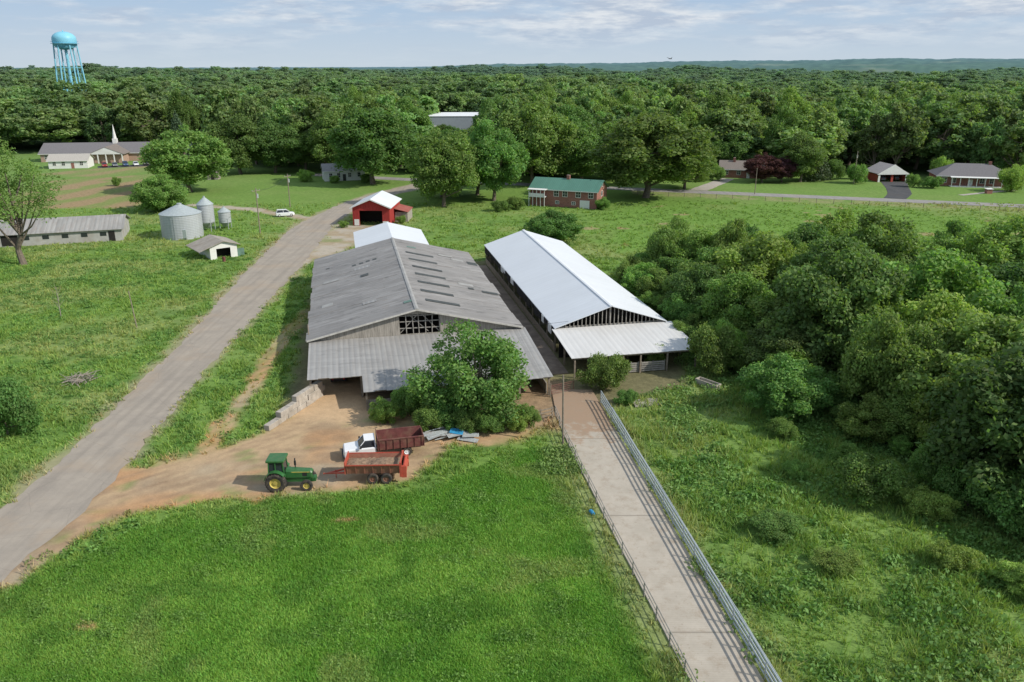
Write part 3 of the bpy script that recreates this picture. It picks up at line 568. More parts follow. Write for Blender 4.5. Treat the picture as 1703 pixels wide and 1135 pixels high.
# small white shed
t=thing('well_shed','small white block shed with shallow brown roof','shed',(-57.4,148.6,0),math.radians(38))
q=MB(); q.ext([(0,0),(1.2,0),(1.2,2),(3.9,2),(3.9,0),(5.2,0),(5.2,2.5),(2.6,3.3),(0,2.5)],0,.12); q.box(0,.12,.12,7,0,2.5); q.box(5.08,5.2,.12,7,0,2.5); q.ext([(0,0),(5.2,0),(5.2,2.5),(2.6,3.3),(0,2.5)],6.9,7); q.build('wall','white',t)
q=MB(); q.slab([(-2.2,-.5,1.9),(2.6,-.5,3.45),(2.6,7.5,3.45),(-2.2,7.5,1.9)],.1); q.slab([(2.6,-.5,3.45),(5.8,-.5,2.45),(5.8,7.5,2.45),(2.6,7.5,3.45)],.1); q.build('roof',M('tan_sheet',(.34,.30,.25),.6,.15,1,grime=(.2,.15,.11),ga=.6),t)
q=MB(); q.box(.3,4.9,2,2.1,0,2.4); q.build('dark_sheet','dark',t); q=MB(); q.box(5.25,6.6,.2,.3,0,1.5); q.build('side_panel','greenpanel',t)  # black sheet is painted shade inside the shed opening
# church
t,rf=house('church','tan brick church with dark grey roof and white spire','church',(-181,312),9,38,14,3.4,6.6,'x','tanbrick','shingle',.6)
for i in range(6): window(t,(2+i*2.4,0,1.8),.9,1.5)
q=MB(); q.box(20.5,32,-7,-.1,0,3.6); q.build('porch_wall','tanbrick',t)
q=MB(); q.slab([(19.6,-8.5,3.4),(26.2,-8.5,6.1),(26.2,7,6.1),(19.6,7,3.4)],.12); q.slab([(26.2,-8.5,6.1),(32.8,-8.5,3.4),(32.8,7,3.4),(26.2,7,6.1)],.12); q.build('porch_roof','brownshingle',t)
q=MB(); q.ext([(20,3.4),(32.4,3.4),(26.2,5.95)],-8.4,-8.3); q.build('pediment','white',t)
for i in range(5):
    q=MB(); q.beam((20.4+i*2.9,-8.2,0),(20.4+i*2.9,-8.2,3.4),.35,.35); q.build('column','white',t)
q=MB(); q.box(25,26.6,6,7.6,5.4,8.0); q.cyl((25.8,6.8,8),(25.8,6.8,13.5),.75,.03,8); q.build('steeple','white',rf)
t2,_=house('church_hall','low brick church hall with grey shingle roof','building',(-144,330),-8,20,10,3.2,5.4,'x','tanbrick','shingle',.5)
for i in range(5): window(t2,(2+i*3.8,0,1.7),1.1,1.2)
t,_=house('white_house','small white house with pale shingle roof','house',(-166.5,291),12,13,8,3,4.8,'x','white',M('pale_shingle',(.40,.37,.33),.9,.15,3),.5)
for x in(2,5,11): window(t,(x,0,1.7),1,1.2)
door(t,8,0,1,2,'brick')
t,_=house('white_house','white clapboard house with grey roof under trees','house',(-60,258),18,13,8,3.4,5.2,'x','white',M('mid_shingle',(.26,.25,.25),.9,.2,3),.5)
for x in(2,4.5,8,11): window(t,(x,0,1.8),.9,1.3)
door(t,6.3,0,1,2.1,'cardark')
t,_=house('garden_shed','tiny grey wooden shed on a lawn','shed',(-99,262),5,3.4,3,2.3,3.1,'x','wood','brownshingle',.2)
door(t,1.7,0,1,1.9,'dark')
# houses along county road
t,rr0=house('brick_house','low red brick house with brown shingle roof','house',(69,268),-14,15,9,3,5.2,'x','brick','brownshingle',.5)
for x in(2,6,12.5): window(t,(x,0,1.7),1.1,1.2)
door(t,9,0,1,2)
q=MB(); q.box(4,4.8,3.5,4.3,4.6,6.2); q.build('chimney','brick',rr0)
t=thing('carport','open carport with white gable front and red walls','carport',(116.5,256.5,0),math.radians(4))
q=MB(); q.slab([(-.5,-.3,2.7),(4.7,-.3,5.4),(4.7,9,5.4),(-.5,9,2.7)],.12); q.slab([(4.7,-.3,5.4),(9.9,-.3,2.7),(9.9,9,2.7),(4.7,9,5.4)],.12); q.build('roof',M('pink_grey_shingle',(.38,.34,.33),.9,.15,3),t)
q=MB(); q.ext([(-.7,2.4),(10.1,2.4),(4.7,5.55)],-.5,-.36); q.box(-.1,.5,-.3,-.05,0,2.6); q.box(8.9,9.5,-.3,-.05,0,2.6); q.build('gable','white',t)
q=MB(); q.box(0,.3,0,8.6,0,2.6); q.box(9.1,9.4,0,8.6,0,2.6); q.box(.3,9.1,8.3,8.6,0,2.6); q.box(4.3,5.0,0,.4,0,2.6); q.build('wall',M('red_wall',(.38,.07,.05),.8,.15,2),t)
t,rf=house('ranch_house','brick ranch house with grey hipped roof and white porch','house',(131.5,249),-14,21,11,3.1,6.4,'x','brick','shingle',.7,hip=True)
for x in(2,4.6,12.5,15.2,18.6): window(t,(x,0,1.8),1.2,1.5)
door(t,9.4,0,1.1,2.1)
q=MB(); q.slab([(3.2,-2.6,2.95),(17.8,-2.6,2.95),(17.8,-.75,3.09),(3.2,-.75,3.09)],.12); q.box(3.4,17.6,-2.4,-.05,0,.25)
q.build('porch_deck','white',t)
for i in range(7):
    q=MB(); q.beam((3.6+i*2.3,-2.3,.25),(3.6+i*2.3,-2.3,2.83),.2,.2); q.build('column','white',t)
q=MB(); q.box(15,15.8,5,5.8,4.5,7.1); q.build('chimney','brick',rf)
t=thing('outbuilding','small brick pump house with white cap beside lawn','shed',(137.5,232,0),0)
q=MB(); q.box(0,1.6,0,1.2,0,1.3); q.build('wall','brick',t); q=MB(); q.slab([(-.2,-.2,1.35),(1.8,-.2,1.35),(1.8,1.4,1.45),(-.2,1.4,1.45)],.06); q.build('roof','white',t)
# industrial building
t,_=house('warehouse','large grey metal warehouse with flat white roof','warehouse',(-45,446),4,27,30,9.4,10.6,'x',M('blue_grey_cladding',(.28,.31,.34),.6,.08,.5),'whitemetal',.3)
q=MB(); q.box(2,6,-.08,-.01,0,4.5); q.build('door','white',t)
# grain bins
def grainbin(name,label,x,y,rad,h,ht,leg=0,hop=0):
    t=thing(name,label,'silo',(x,y,0)); q=MB(); q.lathe([(0.01,leg),(rad*.15,leg),(rad,leg+hop),(rad,h)] if leg else [(rad,0),(rad,h)],n=40); q.build('wall','galv',t,smooth=False)
    q=MB(); q.lathe([(rad+.12,h-.05),(rad*.55,h+(ht-h)*.48),(rad*.12,ht-.15),(rad*.12,ht+.1),(.01,ht+.15)],n=28); q.build('roof','galvsteel',t)
    if leg:
        for i in range(4):
            a=math.pi/4+i*math.pi/2; q=MB(); q.cyl((rad*math.cos(a),rad*math.sin(a),0),(rad*math.cos(a),rad*math.sin(a),leg+hop+.8),.09); q.build('leg','galvsteel',t)
    else:
        q=MB()
        for k in(-.22,.22): q.beam((k,-rad-.1,.3),(k,-rad-.1,h),.05,.05)
        for i in range(int(h/.4)): q.beam((-.22,-rad-.1,.5+i*.4),(.22,-rad-.1,.5+i*.4),.03,.03)
        q.build('ladder','galvsteel',t); q=MB(); q.box(1.4,2.3,-rad*.93,-rad*.80,.4,2.2); q.build('door','galvsteel',t)
    return t
grainbin('grain_bin','wide corrugated galvanised grain bin with conical roof',-71.4,171,4.25,5.2,7.1)
grainbin('feed_silo','tall galvanised hopper feed silo on legs',-68.4,177.5,1.75,6.0,7.6,.5,1.5)
grainbin('feed_silo','small galvanised hopper feed silo on legs',-65.2,180,1.35,3.9,5.0,.4,1.1)
# water tower
t=thing('water_tower','pale blue elevated water tank on tall legs','water tower',(-252.6,480,0))
q=MB(); pr=[]; TR=6.3
for i in range(9): a=i/8*math.pi/2; pr.append((max(.05,(TR-.1)*math.sin(a)),43.6+3.8*(1-math.cos(a))))
pr+=[(TR,47.6),(TR,49.4)]
for i in range(1,9): a=i/8*math.pi/2; pr.append((max(.03,TR*math.cos(a)),49.4+4.0*math.sin(a)))
q.lathe(pr,n=36); q.cyl((0,0,53.2),(0,0,54.2),.4,.2); q.build('tank','blue',t,smooth=True)
q=MB(); q.lathe([(TR-.1,46.9),(TR+.9,46.9),(TR+.9,47.1),(TR-.1,47.1)],n=36); q.lathe([(TR+.85,48.0),(TR+.92,48.0),(TR+.92,48.1),(TR+.85,48.1)],n=36); q.build('balcony','blue',t)
q=MB(); q.cyl((0,0,0),(0,0,43.8),.8,.8,12); q.build('riser_pipe','blue',t)
def lp(i,z): a=i*math.pi/3+.35; rad=8.9-(8.9-5.9)*z/46; return (rad*math.cos(a),rad*math.sin(a),z)
for i in range(6):
    q=MB(); q.cyl(lp(i,0),lp(i,47),.45,.38,8); q.build('leg','blue',t)
q=MB()
for z in(1,12,23,34,45):
    for i in range(6):
        q.cyl(lp(i,z),lp(i+1,z),.16,.16,5)
        if z<45: q.cyl(lp(i,z),lp(i+1,z+11),.06,.06,4); q.cyl(lp(i+1,z),lp(i,z+11),.06,.06,4)
q.build('bracing','blue',t)
# ---------------------------------------------------------------- poles, railings, walls
def pole(x,y,h,label,arms=True,r=.14,name='utility_pole',cat='utility pole',rot=0,lean=0):
    t=thing(name,label,cat,(x,y,0),math.radians(rot)); q=MB(); q.cyl((0,0,0),(lean,0,h),r,r*.7,8); q.build('shaft','post',t)
    if arms:
        q=MB(); q.beam((-1.1,0,h-.6),(1.1,0,h-.6),.1,.12); q.build('crossarm','post',t)
        for k in(-1,0.35,1): q=MB(); q.cyl((k,0,h-.54),(k,0,h-.3),.05,.04,6); q.build('insulator','galvsteel',t)
        q=MB(); q.cyl((.3,0,h-2.2),(.3,0,h-1.3),.22,.22,10); q.build('transformer','galvsteel',t)
pole(-55.6,174,10,'wooden utility pole with transformer beside gravel lane',rot=60)
pole(-58.2,209,8.6,'wooden utility pole with crossarm near parked car',rot=60)
pole(107,252,10.2,'wooden utility pole with crossarm beside driveway',rot=70)
pole(70,231,7.5,'plain wooden pole on verge of county road',False,.12)
pole(5.0,70.6,7.2,'leaning wooden pole beside concrete cattle lane',False,.11,lean=-.12)
pole(-24.9,92.4,5.2,'pale wooden pole at corner of grey barn',False,.1)
pole(-53,107,5.4,'old leaning wooden post in rough meadow',False,.09,lean=-.35)
def wire(p,q_,sag,r=.018):
    t=thing('overhead_cable','thin black overhead cable strung between poles','cable',p); w=MB(); a=Vector((0,0,0)); b_=Vector(q_)-Vector(p); L=[a+(b_-a)*(i/16)-Vector((0,0,sag*4*(i/16)*(1-i/16))) for i in range(17)]
    for i in range(16): w.cyl(L[i],L[i+1],r,r,4,cap=False)
    w.build('strand','wire',t)
wire((-55.6,174,9.4),(-58.2,209,8),.8,.03); wire(at(O,20,0,4.9),at(O,32,-.6,4.2),.5,.02)
def railing(name,label,pts,mat,h=1.15,nr=3,sp=2.45,rr=.045):
    P=resamp(pts,400); d=np.r_[0,np.cumsum(np.hypot(*np.diff(P,axis=0).T))]; n=int(d[-1]/sp)
    t=thing(name,label,'railing',(P[0][0],P[0][1],0)); ox,oy=P[0]
    pp=[(np.interp(i*d[-1]/n,d,P[:,0])-ox,np.interp(i*d[-1]/n,d,P[:,1])-oy) for i in range(n+1)]
    ln=[(random.gauss(0,.02),random.gauss(0,.02),random.gauss(0,.015)) for _ in pp]
    for (x,y),l in zip(pp,ln): q=MB(); q.cyl((x,y,0),(x+l[0],y+l[1],h+.05),.06,.055,6); q.build('post',mat,t)
    for k in range(nr):
        z=h*(k+1)/nr; q=MB()
        for i in range(len(pp)-1): a,b_=pp[i],pp[i+1]; q.cyl((a[0]+ln[i][0],a[1]+ln[i][1],z+ln[i][2]),(b_[0]+ln[i+1][0],b_[1]+ln[i+1][1],z+ln[i+1][2]),rr,rr,6)
        q.build('rail',mat,t)
railing('livestock_railing','galvanised pipe railing beside concrete cattle lane',[(x+.15,y) for x,y in [(9.6,80.5)]+LANER[1:]],'galvsteel',1.4,4,2.45,.065)
railing('livestock_railing','weathered pipe railing beside concrete cattle lane',[(x-.15,y) for x,y in LANEL[1:]],'olderail',1.15,3,2.45,.038)
railing('livestock_railing','low galvanised guard rail outside the cattle lane',[(x+.62,y) for x,y in LANER[1:]],'galvsteel',.8,1,3.2)
# gate
t=thing('farm_gate','rusty tubular metal farm gate across cattle lane','gate',(4.4,82.2,.14),math.radians(30)); 
q=MB()
for z in(.25,.5,.75,1.0,1.2): q.cyl((0,0,z),(3.0,0,z),.03,.03,6)
for x in(0,1.5,3): q.cyl((x,0,.2),(x,0,1.22),.03,.03,6)
q.build('gate_leaf','maroon',t)
q=MB(); q.cyl((-.12,0,-.1),(-.12,0,1.5),.08,.07,8); q.build('post','post',t)
t=thing('board_fence','weathered board fence beside grey barn lean-to','fence',(0.5,74.5,0),math.radians(28))
for i in range(4): q=MB(); q.beam((i*1.4,0,0),(i*1.4,0,1.3),.12,.12); q.build('post','post',t)
for z in(.4,.8,1.15): q=MB(); q.box(-.1,4.3,-.1,-.065,z,z+.13); q.build('board','post',t)
# fence line along county road field
t=thing('field_fence','old wire field fence on thin wooden posts','fence',(36,229.5,0))
fp_=[(i*4.2,-i*4.2*.302+random.uniform(-.1,.1)) for i in range(26)]
for x,y in fp_: q=MB(); q.cyl((x,y,0),(x,y,1.3),.08,.07,6); q.build('post','post',t)
for z in(.5,.85,1.2):
    q=MB()
    for a,b_ in zip(fp_[:-1],fp_[1:]): q.cyl((a[0],a[1],z),(b_[0],b_[1],z),.012,.012,3,cap=False)
    q.build('strand','wire',t)
# block wall
bd=Vector((3.6,9.6,0)).normalized(); ba=math.atan2(bd.y,bd.x)
t=thing('block_wall','stacked concrete block retaining wall beside dirt yard','wall',(-24.9,73.4,0),ba)
for row in range(3):
    for i in range(6):
        if row==2 and i<3: continue
        if row==1 and i<1: continue
        x=i*1.65+(.4 if row==1 else 0); q=MB(); q.box(x+.02,x+1.62,-.32+random.uniform(-.05,.05),.32,row*.61+.005,row*.61+.6); q.build('block','concrete',t,bev=.03)
# ---------------------------------------------------------------- vehicles
def wheel(par,x,y,z,r,w,rimmat='rim',rr_=.6,lug=False,side=1):
    q=MB(); h=w/2
    q.lathe([(r*rr_,-h*.85),(r*.86,-h),(r*.97,-h*.8),(r,-h*.45),(r,h*.45),(r*.97,h*.8),(r*.86,h),(r*rr_,h*.85),(r*rr_,-h*.85)],(x,y,z),28,'y')
    if lug:
        for i in range(22):
            a=2*math.pi*i/22
            for s in(-1,1):
                b_=a+s*.07; p0=(x+r*math.cos(a),y,z+r*math.sin(a)); p1=(x+r*math.cos(b_+s*.12),y+s*h*.9,z+r*math.sin(b_+s*.12)); q.beam(p0,p1,.06,.05)
    o=q.build('wheel','tyre',par)
    q=MB(); q.lathe([(r*rr_,-h*.7),(r*rr_*.9,-h*.35),(r*.22,-h*.3),(r*.2,-h*.6),(.01,-h*.6)],(x,y,z),20,'y'); q.lathe([(r*rr_,h*.7),(r*rr_*.9,h*.35),(r*.22,h*.3),(r*.2,h*.6),(.01,h*.6)],(x,y,z),20,'y'); q.build('rim',rimmat,o)
def sec(x,hw,zb,zt,c=.1): return [(x,-hw,zb),(x,hw,zb),(x,hw,zt-c),(x,hw-c,zt),(x,-hw+c,zt),(x,-hw,zt-c)]
def car(label,cat,loc,rot,paint,kind='suv',group=None):
    t=thing('parked_car',label,cat,loc+(.04,),math.radians(rot),group); H=1.68 if kind=='suv' else 1.45; zb=1.02 if kind=='suv' else .9
    q=MB(); q.loft([sec(-2.28,.72,.45,zb-.12),sec(-2.15,.86,.3,zb),sec(-1.2,.92,.25,zb+.02),sec(.85,.92,.25,zb),sec(1.85,.88,.28,zb-.12),sec(2.2,.74,.38,zb-.3)]); q.build('body',paint,t,bev=.04)
    rb=-2.05 if kind=='suv' else -1.75; rt=-1.85 if kind=='suv' else -1.0
    q=MB(); q.loft([[(rb,-.8,zb),(rb,.8,zb),(1.05,.8,zb),(1.05,-.8,zb)],[(rt,-.64,H-.06),(rt,.64,H-.06),(.25,.64,H-.06),(.25,-.64,H-.06)]]); q.build('window','glass',t)
    q=MB(); q.box(rt-.05,.3,-.67,.67,H-.06,H); q.build('roof',paint,t,bev=.03)
    q=MB()
    for s in(-1,1):
        for a,b_ in((1.08,.27),(-.45,-.5),(rb-.02,rt-.02)): q.beam((a,s*.81,zb),(b_,s*.65,H-.05),.06,.07)
    q.build('pillar',paint,t)
    for x in(-1.4,1.4):
        for s in(-1,1): wheel(t,x,s*.82,.34,.34,.22)
    for s in(-1,1):
        q=MB(); q.box(2.02,2.17,s*.6-.16,s*.6+.16,zb-.36,zb-.22); q.build('headlight','lamp',t); q=MB(); q.box(-2.3,-2.22,s*.65-.1,s*.65+.1,zb-.32,zb-.12); q.build('tail_light','redlamp',t)
    return t
car('white compact SUV parked at edge of gravel lane','car',(-55.8,195.5),18,'carwhite')
car('dark car parked under the barn lean-to','car',at(O,3.0,-3.5)[:2],100,'cardark','sedan')
car('grey car parked inside the red carport','car',(119.0,260.5),94,'cargrey')
car('dark car parked inside the red carport','car',(123.4,260.6),94,'cardark')
for i,(x,y,p) in enumerate([(-149.5,297.2,'carred'),(-146.3,298.5,'cargrey'),(-143,299.8,'carblue'),(-139.8,301.2,'carwhite'),(-136.6,302.5,'cardark'),(-133.4,303.8,'carred')]):
    car({'carred':'red','cargrey':'grey','carblue':'blue','carwhite':'white','cardark':'black'}[p]+' sedan parked in the church lot','car',(x,y),-60,p,'sedan' if i%2 else 'suv','cars parked by the church')
# tractor
T=thing('tractor','green farm tractor with cab and yellow wheel rims','tractor',(-20.5,62.2,0),math.radians(1.5))
q=MB(); q.loft([[(.75,-.42,1.0),(.75,.42,1.0),(.75,.42,1.62),(.75,.28,1.78),(.75,-.28,1.78),(.75,-.42,1.62)],[(2.9,-.36,1.0),(2.9,.36,1.0),(2.9,.36,1.5),(2.9,.24,1.64),(2.9,-.24,1.64),(2.9,-.36,1.5)],[(3.05,-.32,1.05),(3.05,.32,1.05),(3.05,.3,1.42),(3.05,.2,1.52),(3.05,-.2,1.52),(3.05,-.3,1.42)]]); q.build('hood','tractorgreen',T,bev=.03)
q=MB(); q.box(.2,2.95,-.27,.27,.55,.99); q.box(-.5,.75,-.4,.4,.6,1.15); q.cyl((0,-.85,.88),(0,.85,.88),.14); q.beam((2.6,-.75,.5),(2.6,.75,.5),.14,.14); q.box(2.95,3.3,-.3,.3,.6,.95); q.build('chassis','tractorgreen',T)
q=MB(); q.box(1.1,2.6,-.38,-.365,1.15,1.5); q.box(3.056,3.07,-.24,.24,1.1,1.4); q.build('grille','blackmetal',T)
q=MB(); q.box(1.0,2.85,-.405,-.385,1.52,1.58); q.build('stripe','yellow',T)
q=MB(); q.loft([[(-.62,-.72,1.45),(-.62,.72,1.45),(.72,.62,1.3),(.72,-.62,1.3)],[(-.55,-.7,2.62),(-.55,.7,2.62),(.62,.62,2.62),(.62,-.62,2.62)]]); cab=q.build('cab_glass','glass',T)
q=MB()
for a,b_ in(((-.63,-.73,1.4),(-.56,-.71,2.64)),((-.63,.73,1.4),(-.56,.71,2.64)),((.73,-.63,1.25),(.63,-.63,2.64)),((.73,.63,1.25),(.63,.63,2.64)),((0,-.7,1.35),(0,-.69,2.64)),((0,.7,1.35),(0,.69,2.64))): q.beam(a,b_,.08,.09)
q.box(-.66,.76,-.74,.74,1.15,1.44); q.build('cab_frame','tractorgreen',T)
q=MB(); q.box(-.78,.82,-.8,.8,2.63,2.86); q.build('cab_roof','tractorgreen',T,bev=.07)
for s in(-1,1):
    q=MB(); pts=[(-.95*math.cos(a),.9+.97*math.sin(a)) for a in np.linspace(.15,2.5,8)]
    for a,b_ in zip(pts[:-1],pts[1:]): q.beam((a[0],s*.95,a[1]+.05),(b_[0],s*.95,b_[1]+.05),.5,.04)
    q.build('fender','tractorgreen',T)
    wheel(T,0,s*1.0,.88,.88,.5,'yellow',.55,True); wheel(T,2.6,s*.85,.5,.5,.28,'yellow',.55,True)
q=MB(); q.cyl((1.5,.2,1.7),(1.5,.2,2.6),.05,.05); q.cyl((1.5,.2,1.95),(1.5,.2,2.35),.1,.1); q.build('exhaust','blackmetal',T)
q=MB(); q.box(.5,.95,-.98,-.5,.45,.5); q.box(.5,.9,-.98,-.55,.8,.85); q.box(.5,.55,-.98,-.93,.45,.85); q.build('step','blackmetal',T)
# spreader
S=thing('manure_spreader','rusty red tandem-axle spreader wagon filled with brown manure','farm trailer',(-14.9,63.6,0),math.radians(2))
def openbox(q,x0,x1,hw,z0,z1,flare=.15,t=.06,mi=0):
    q.box(x0,x1,-hw,hw,z0,z0+.08,mi)
    for s in(-1,1): q.slab([(x0,s*(hw+flare),z1),(x1,s*(hw+flare),z1),(x1,s*(hw+flare-t),z1),(x0,s*(hw+flare-t),z1)],.02,mi); q.loft([[(x0,s*hw,z0),(x0,s*(hw-t),z0),(x0,s*(hw+flare-t),z1-.02),(x0,s*(hw+flare),z1-.02)],[(x1,s*hw,z0),(x1,s*(hw-t),z0),(x1,s*(hw+flare-t),z1-.02),(x1,s*(hw+flare),z1-.02)]],mi)
q=MB(); openbox(q,.2,5.1,.95,.95,1.85,.2); 
for i in range(7):
    x=.35+i*.75
    for s in(-1,1): q.beam((x,s*.99,.95),(x,s*1.19,1.85),.07,.07)
q.box(0,5.3,-.5,-.38,.72,.9); q.box(0,5.3,.38,.5,.72,.9); q.build('box','spreader',S)
q=MB(); q.box(.12,.2,-1.13,1.13,.95,2.15); q.box(4.95,5.15,-1.22,-1.05,.7,2.1); q.box(4.95,5.15,1.05,1.22,.7,2.1); q.box(5.0,5.1,-1.05,1.05,1.9,2.1); q.box(.2,5.0,-1.24,-1.17,1.83,1.93); q.box(.2,5.0,1.17,1.24,1.83,1.93); q.build('end_frame','brightred',S)
q=MB(); q.box(5.12,5.55,-1.15,-.95,.6,1.7); q.box(5.12,5.55,.95,1.15,.6,1.7); q.cyl((5.35,-.95,1.2),(5.35,.95,1.2),.22,.22,10); q.cyl((5.35,-.95,1.62),(5.35,.95,1.62),.14,.14,10)
for i in range(9): q.beam((5.35,-.85+i*.2,.85),(5.35,-.85+i*.2,1.55),.05,.12)
q.build('beater','brightred',S)
q=MB(); vs=[];fs=[]; nxx,nyy=24,10
for j in range(nyy):
    for i in range(nxx):
        x=.22+i*4.7/(nxx-1); y=-1.05+j*2.1/(nyy-1); vs.append((x,y,1.5+.28*math.sin(math.pi*j/(nyy-1))*(.6+.4*math.sin(i*.5))+random.uniform(-.05,.05)))
fs=[(j*nxx+i,j*nxx+i+1,(j+1)*nxx+i+1,(j+1)*nxx+i) for j in range(nyy-1) for i in range(nxx-1)]; q.add(vs,fs); q.build('load','manure',S)
q=MB(); q.beam((.2,-.45,.8),(-1.5,0,.55),.12,.14); q.beam((.2,.45,.8),(-1.5,0,.55),.12,.14); q.beam((-1.4,0,.55),(-2.0,0,.5),.12,.1); q.cyl((-.9,.15,0),(-.9,.15,.8),.04,.04); q.build('drawbar','brightred',S)
q=MB(); q.cyl((2.55,-1.0,.5),(2.55,1.0,.5),.07); q.cyl((3.75,-1.0,.5),(3.75,1.0,.5),.07); q.beam((2.3,-.8,.6),(4.0,-.8,.6),.1,.14); q.beam((2.3,.8,.6),(4.0,.8,.6),.1,.14); q.build('axle','blackmetal',S)
for x in(2.55,3.75):
    for s in(-1,1): wheel(S,x,s*1.08,.5,.5,.34,'spreader',.5)
# dump truck
D=thing('dump_truck','white cab truck with rusty dark red dump bed','truck',(-12.6,68.2,0),math.radians(194))
q=MB(); q.loft([sec(3.35,.78,.5,1.05),sec(3.25,.9,.42,1.2),sec(1.9,.95,.4,1.3),sec(1.85,.95,.4,1.3),sec(.35,.95,.42,1.3)]); q.build('body','carwhite',D,bev=.04)
q=MB(); q.loft([[(.4,-.86,1.29),(.4,.86,1.29),(1.95,.86,1.29),(1.95,-.86,1.29)],[(.45,-.7,1.92),(.45,.7,1.92),(1.35,.7,1.92),(1.35,-.7,1.92)]]); q.build('window','glass',D)
q=MB(); q.box(.4,1.42,-.74,.74,1.92,2.0); 
for s in(-1,1): q.beam((1.98,s*.87,1.29),(1.38,s*.71,1.93),.07,.07); q.beam((.4,s*.87,1.29),(.44,s*.71,1.93),.12,.07)
q.build('roof','carwhite',D,bev=.02)
q=MB(); q.box(3.26,3.38,-.55,.55,.72,1.0); q.box(3.3,3.5,-.9,.9,.42,.6); q.build('bumper','blackmetal',D)
for s in(-1,1):
    q=MB(); q.box(3.2,3.36,s*.72-.12,s*.72+.12,.8,1.0); q.build('headlight','lamp',D); q=MB(); q.box(1.7,1.85,s*1.08-.1,s*1.08+.1,1.35,1.6); q.build('mirror','blackmetal',D)
q=MB(); q.box(-3.9,.4,-.45,-.33,.6,.85); q.box(-3.9,.4,.33,.45,.6,.85); q.cyl((-2.5,-.9,.45),(-2.5,.9,.45),.1); q.build('chassis','blackmetal',D)
q=MB(); openbox(q,-4.1,.15,1.02,.95,2.0,.08,.06); q.box(.15,.22,-1.1,1.1,.95,2.25); q.box(-4.17,-4.1,-1.1,1.1,.95,1.95)
for i in range(7):
    for s in(-1,1): q.beam((-3.95+i*.66,s*1.05,.95),(-3.95+i*.66,s*1.13,2.0),.07,.08)
for s in(-1,1): q.beam((-4.1,s*1.1,2.02),(.2,s*1.1,2.02),.12,.1)
q.build('dump_bed','maroon',D)
for x,r_ in((2.55,.42),(-2.5,.45)):
    for s in(-1,1): wheel(D,x,s*.86,r_,r_,.28,'whitemetal',.55)
# ---------------------------------------------------------------- clutter
t=thing('scrap_pile','heap of bent metal sheets and pipes in weeds','scrap',(-5.6,72.0,0))
for i in range(16):
    x,y=random.uniform(-2.2,2.2),random.uniform(-1,1); a=random.uniform(-.5,.5); L=random.uniform(1.2,2.4); z=random.uniform(.05,.5)
    q=MB()
    if i%3: q.slab([(-L/2,-.35,0),(L/2,-.3,random.uniform(-.1,.3)),(L/2,.35,random.uniform(0,.3)),(-L/2,.35,.1)],.03)
    else: q.cyl((-L/2,0,0),(L/2,0,.2),.06)
    o=q.build('metal_sheet' if i%3 else 'pipe','scrap',t,(x,y,z),a)
q=MB(); q.slab([(-.6,-.4,.7),(.7,-.5,.5),(.8,.4,.6),(-.5,.5,.8)],.05); q.build('blue_sheet','tarp',t)
t=thing('brush_pile','tangled heap of dead grey branches in meadow','brush pile',(-50.5,86.7,0)); q=MB()
for i in range(60):
    a=random.uniform(0,6.28);L=random.uniform(.9,2.8);x,y=random.gauss(0,.9),random.gauss(0,.8); z=random.uniform(.05,.6); q.cyl((x-math.cos(a)*L/2,y-math.sin(a)*L/2,z),(x+math.cos(a)*L/2,y+math.sin(a)*L/2,z+random.uniform(-.05,.7)),.045,.02,5)
q.build('branches','stick',t)
t=thing('dead_sapling','thin leafless dead sapling standing in meadow','tree',(-66.4,112,0)); q=MB(); q.cyl((0,0,0),(.1,0,4.6),.07,.02,6)
for i in range(16):
    z=1+i*.22; a=i*2.4; q.cyl((.1*z/5,0,z),(math.cos(a)*.9,math.sin(a)*.9,z+.9),.022,.008,4)
q.build('trunk','stick',t)
t=thing('plastic_barrel','small blue plastic barrel lying in tall grass','barrel',(6.6,57.6,.14),.4); q=MB(); q.lathe([(.01,-.28),(.15,-.28),(.17,-.2),(.18,0),(.17,.2),(.15,.28),(.01,.28)],n=16,axis='y'); q.build('shell','tarp',t,smooth=True)
t=thing('feed_trough','pale concrete feed trough beside barn lean-to','trough',(22.6,85.2,0),math.radians(-50)); q=MB(); q.box(-1.5,1.5,-.45,.45,0,.12); q.box(-1.5,1.5,-.45,-.33,.12,.7); q.box(-1.5,1.5,.33,.45,.12,.7); q.box(-1.5,-1.38,-.33,.33,.12,.7); q.box(1.38,1.5,-.33,.33,.12,.7); q.build('basin','concrete',t)
t=thing('concrete_slab','broken pale concrete slab in weeds beside barn','slab',(15.0,80.6,.05),.3); q=MB(); q.slab([(-2,-.9,.1),(1.4,-1.1,.1),(2.2,.2,.1),(.4,1.0,.1),(-1.6,.8,.1)],.12); q.build('slab','concrete',t,bev=.03)
t=thing('rubbish_drum','rusty metal drum beside small white shed','drum',(-54.5,147.5,0)); q=MB(); q.cyl((0,0,0),(0,0,.9),.3,.3,16); q.build('shell','maroon',t)
t=thing('bird','dark bird gliding with wings spread','bird',(13.9,74.2,35.6),.5)
q=MB(); q.loft([[(x,s*w,z*w) for s,z in((-1,-.6),(1,-.6),(1,.6),(-1,.6))] for x,w in((-.22,.015),(-.1,.04),(.05,.05),(.14,.035),(.2,.01))]); q.add([(.06,.03,.01),(-.06,.03,.01),(-.12,.38,.12),(-.02,.32,.11)],[(0,1,2,3)]); q.add([(.06,-.03,.01),(-.06,-.03,.01),(-.12,-.38,.12),(-.02,-.32,.11)],[(3,2,1,0)]); q.add([(-.2,0,0),(-.34,.06,0),(-.34,-.06,0)],[(0,1,2)]); q.build('body','bird',t)
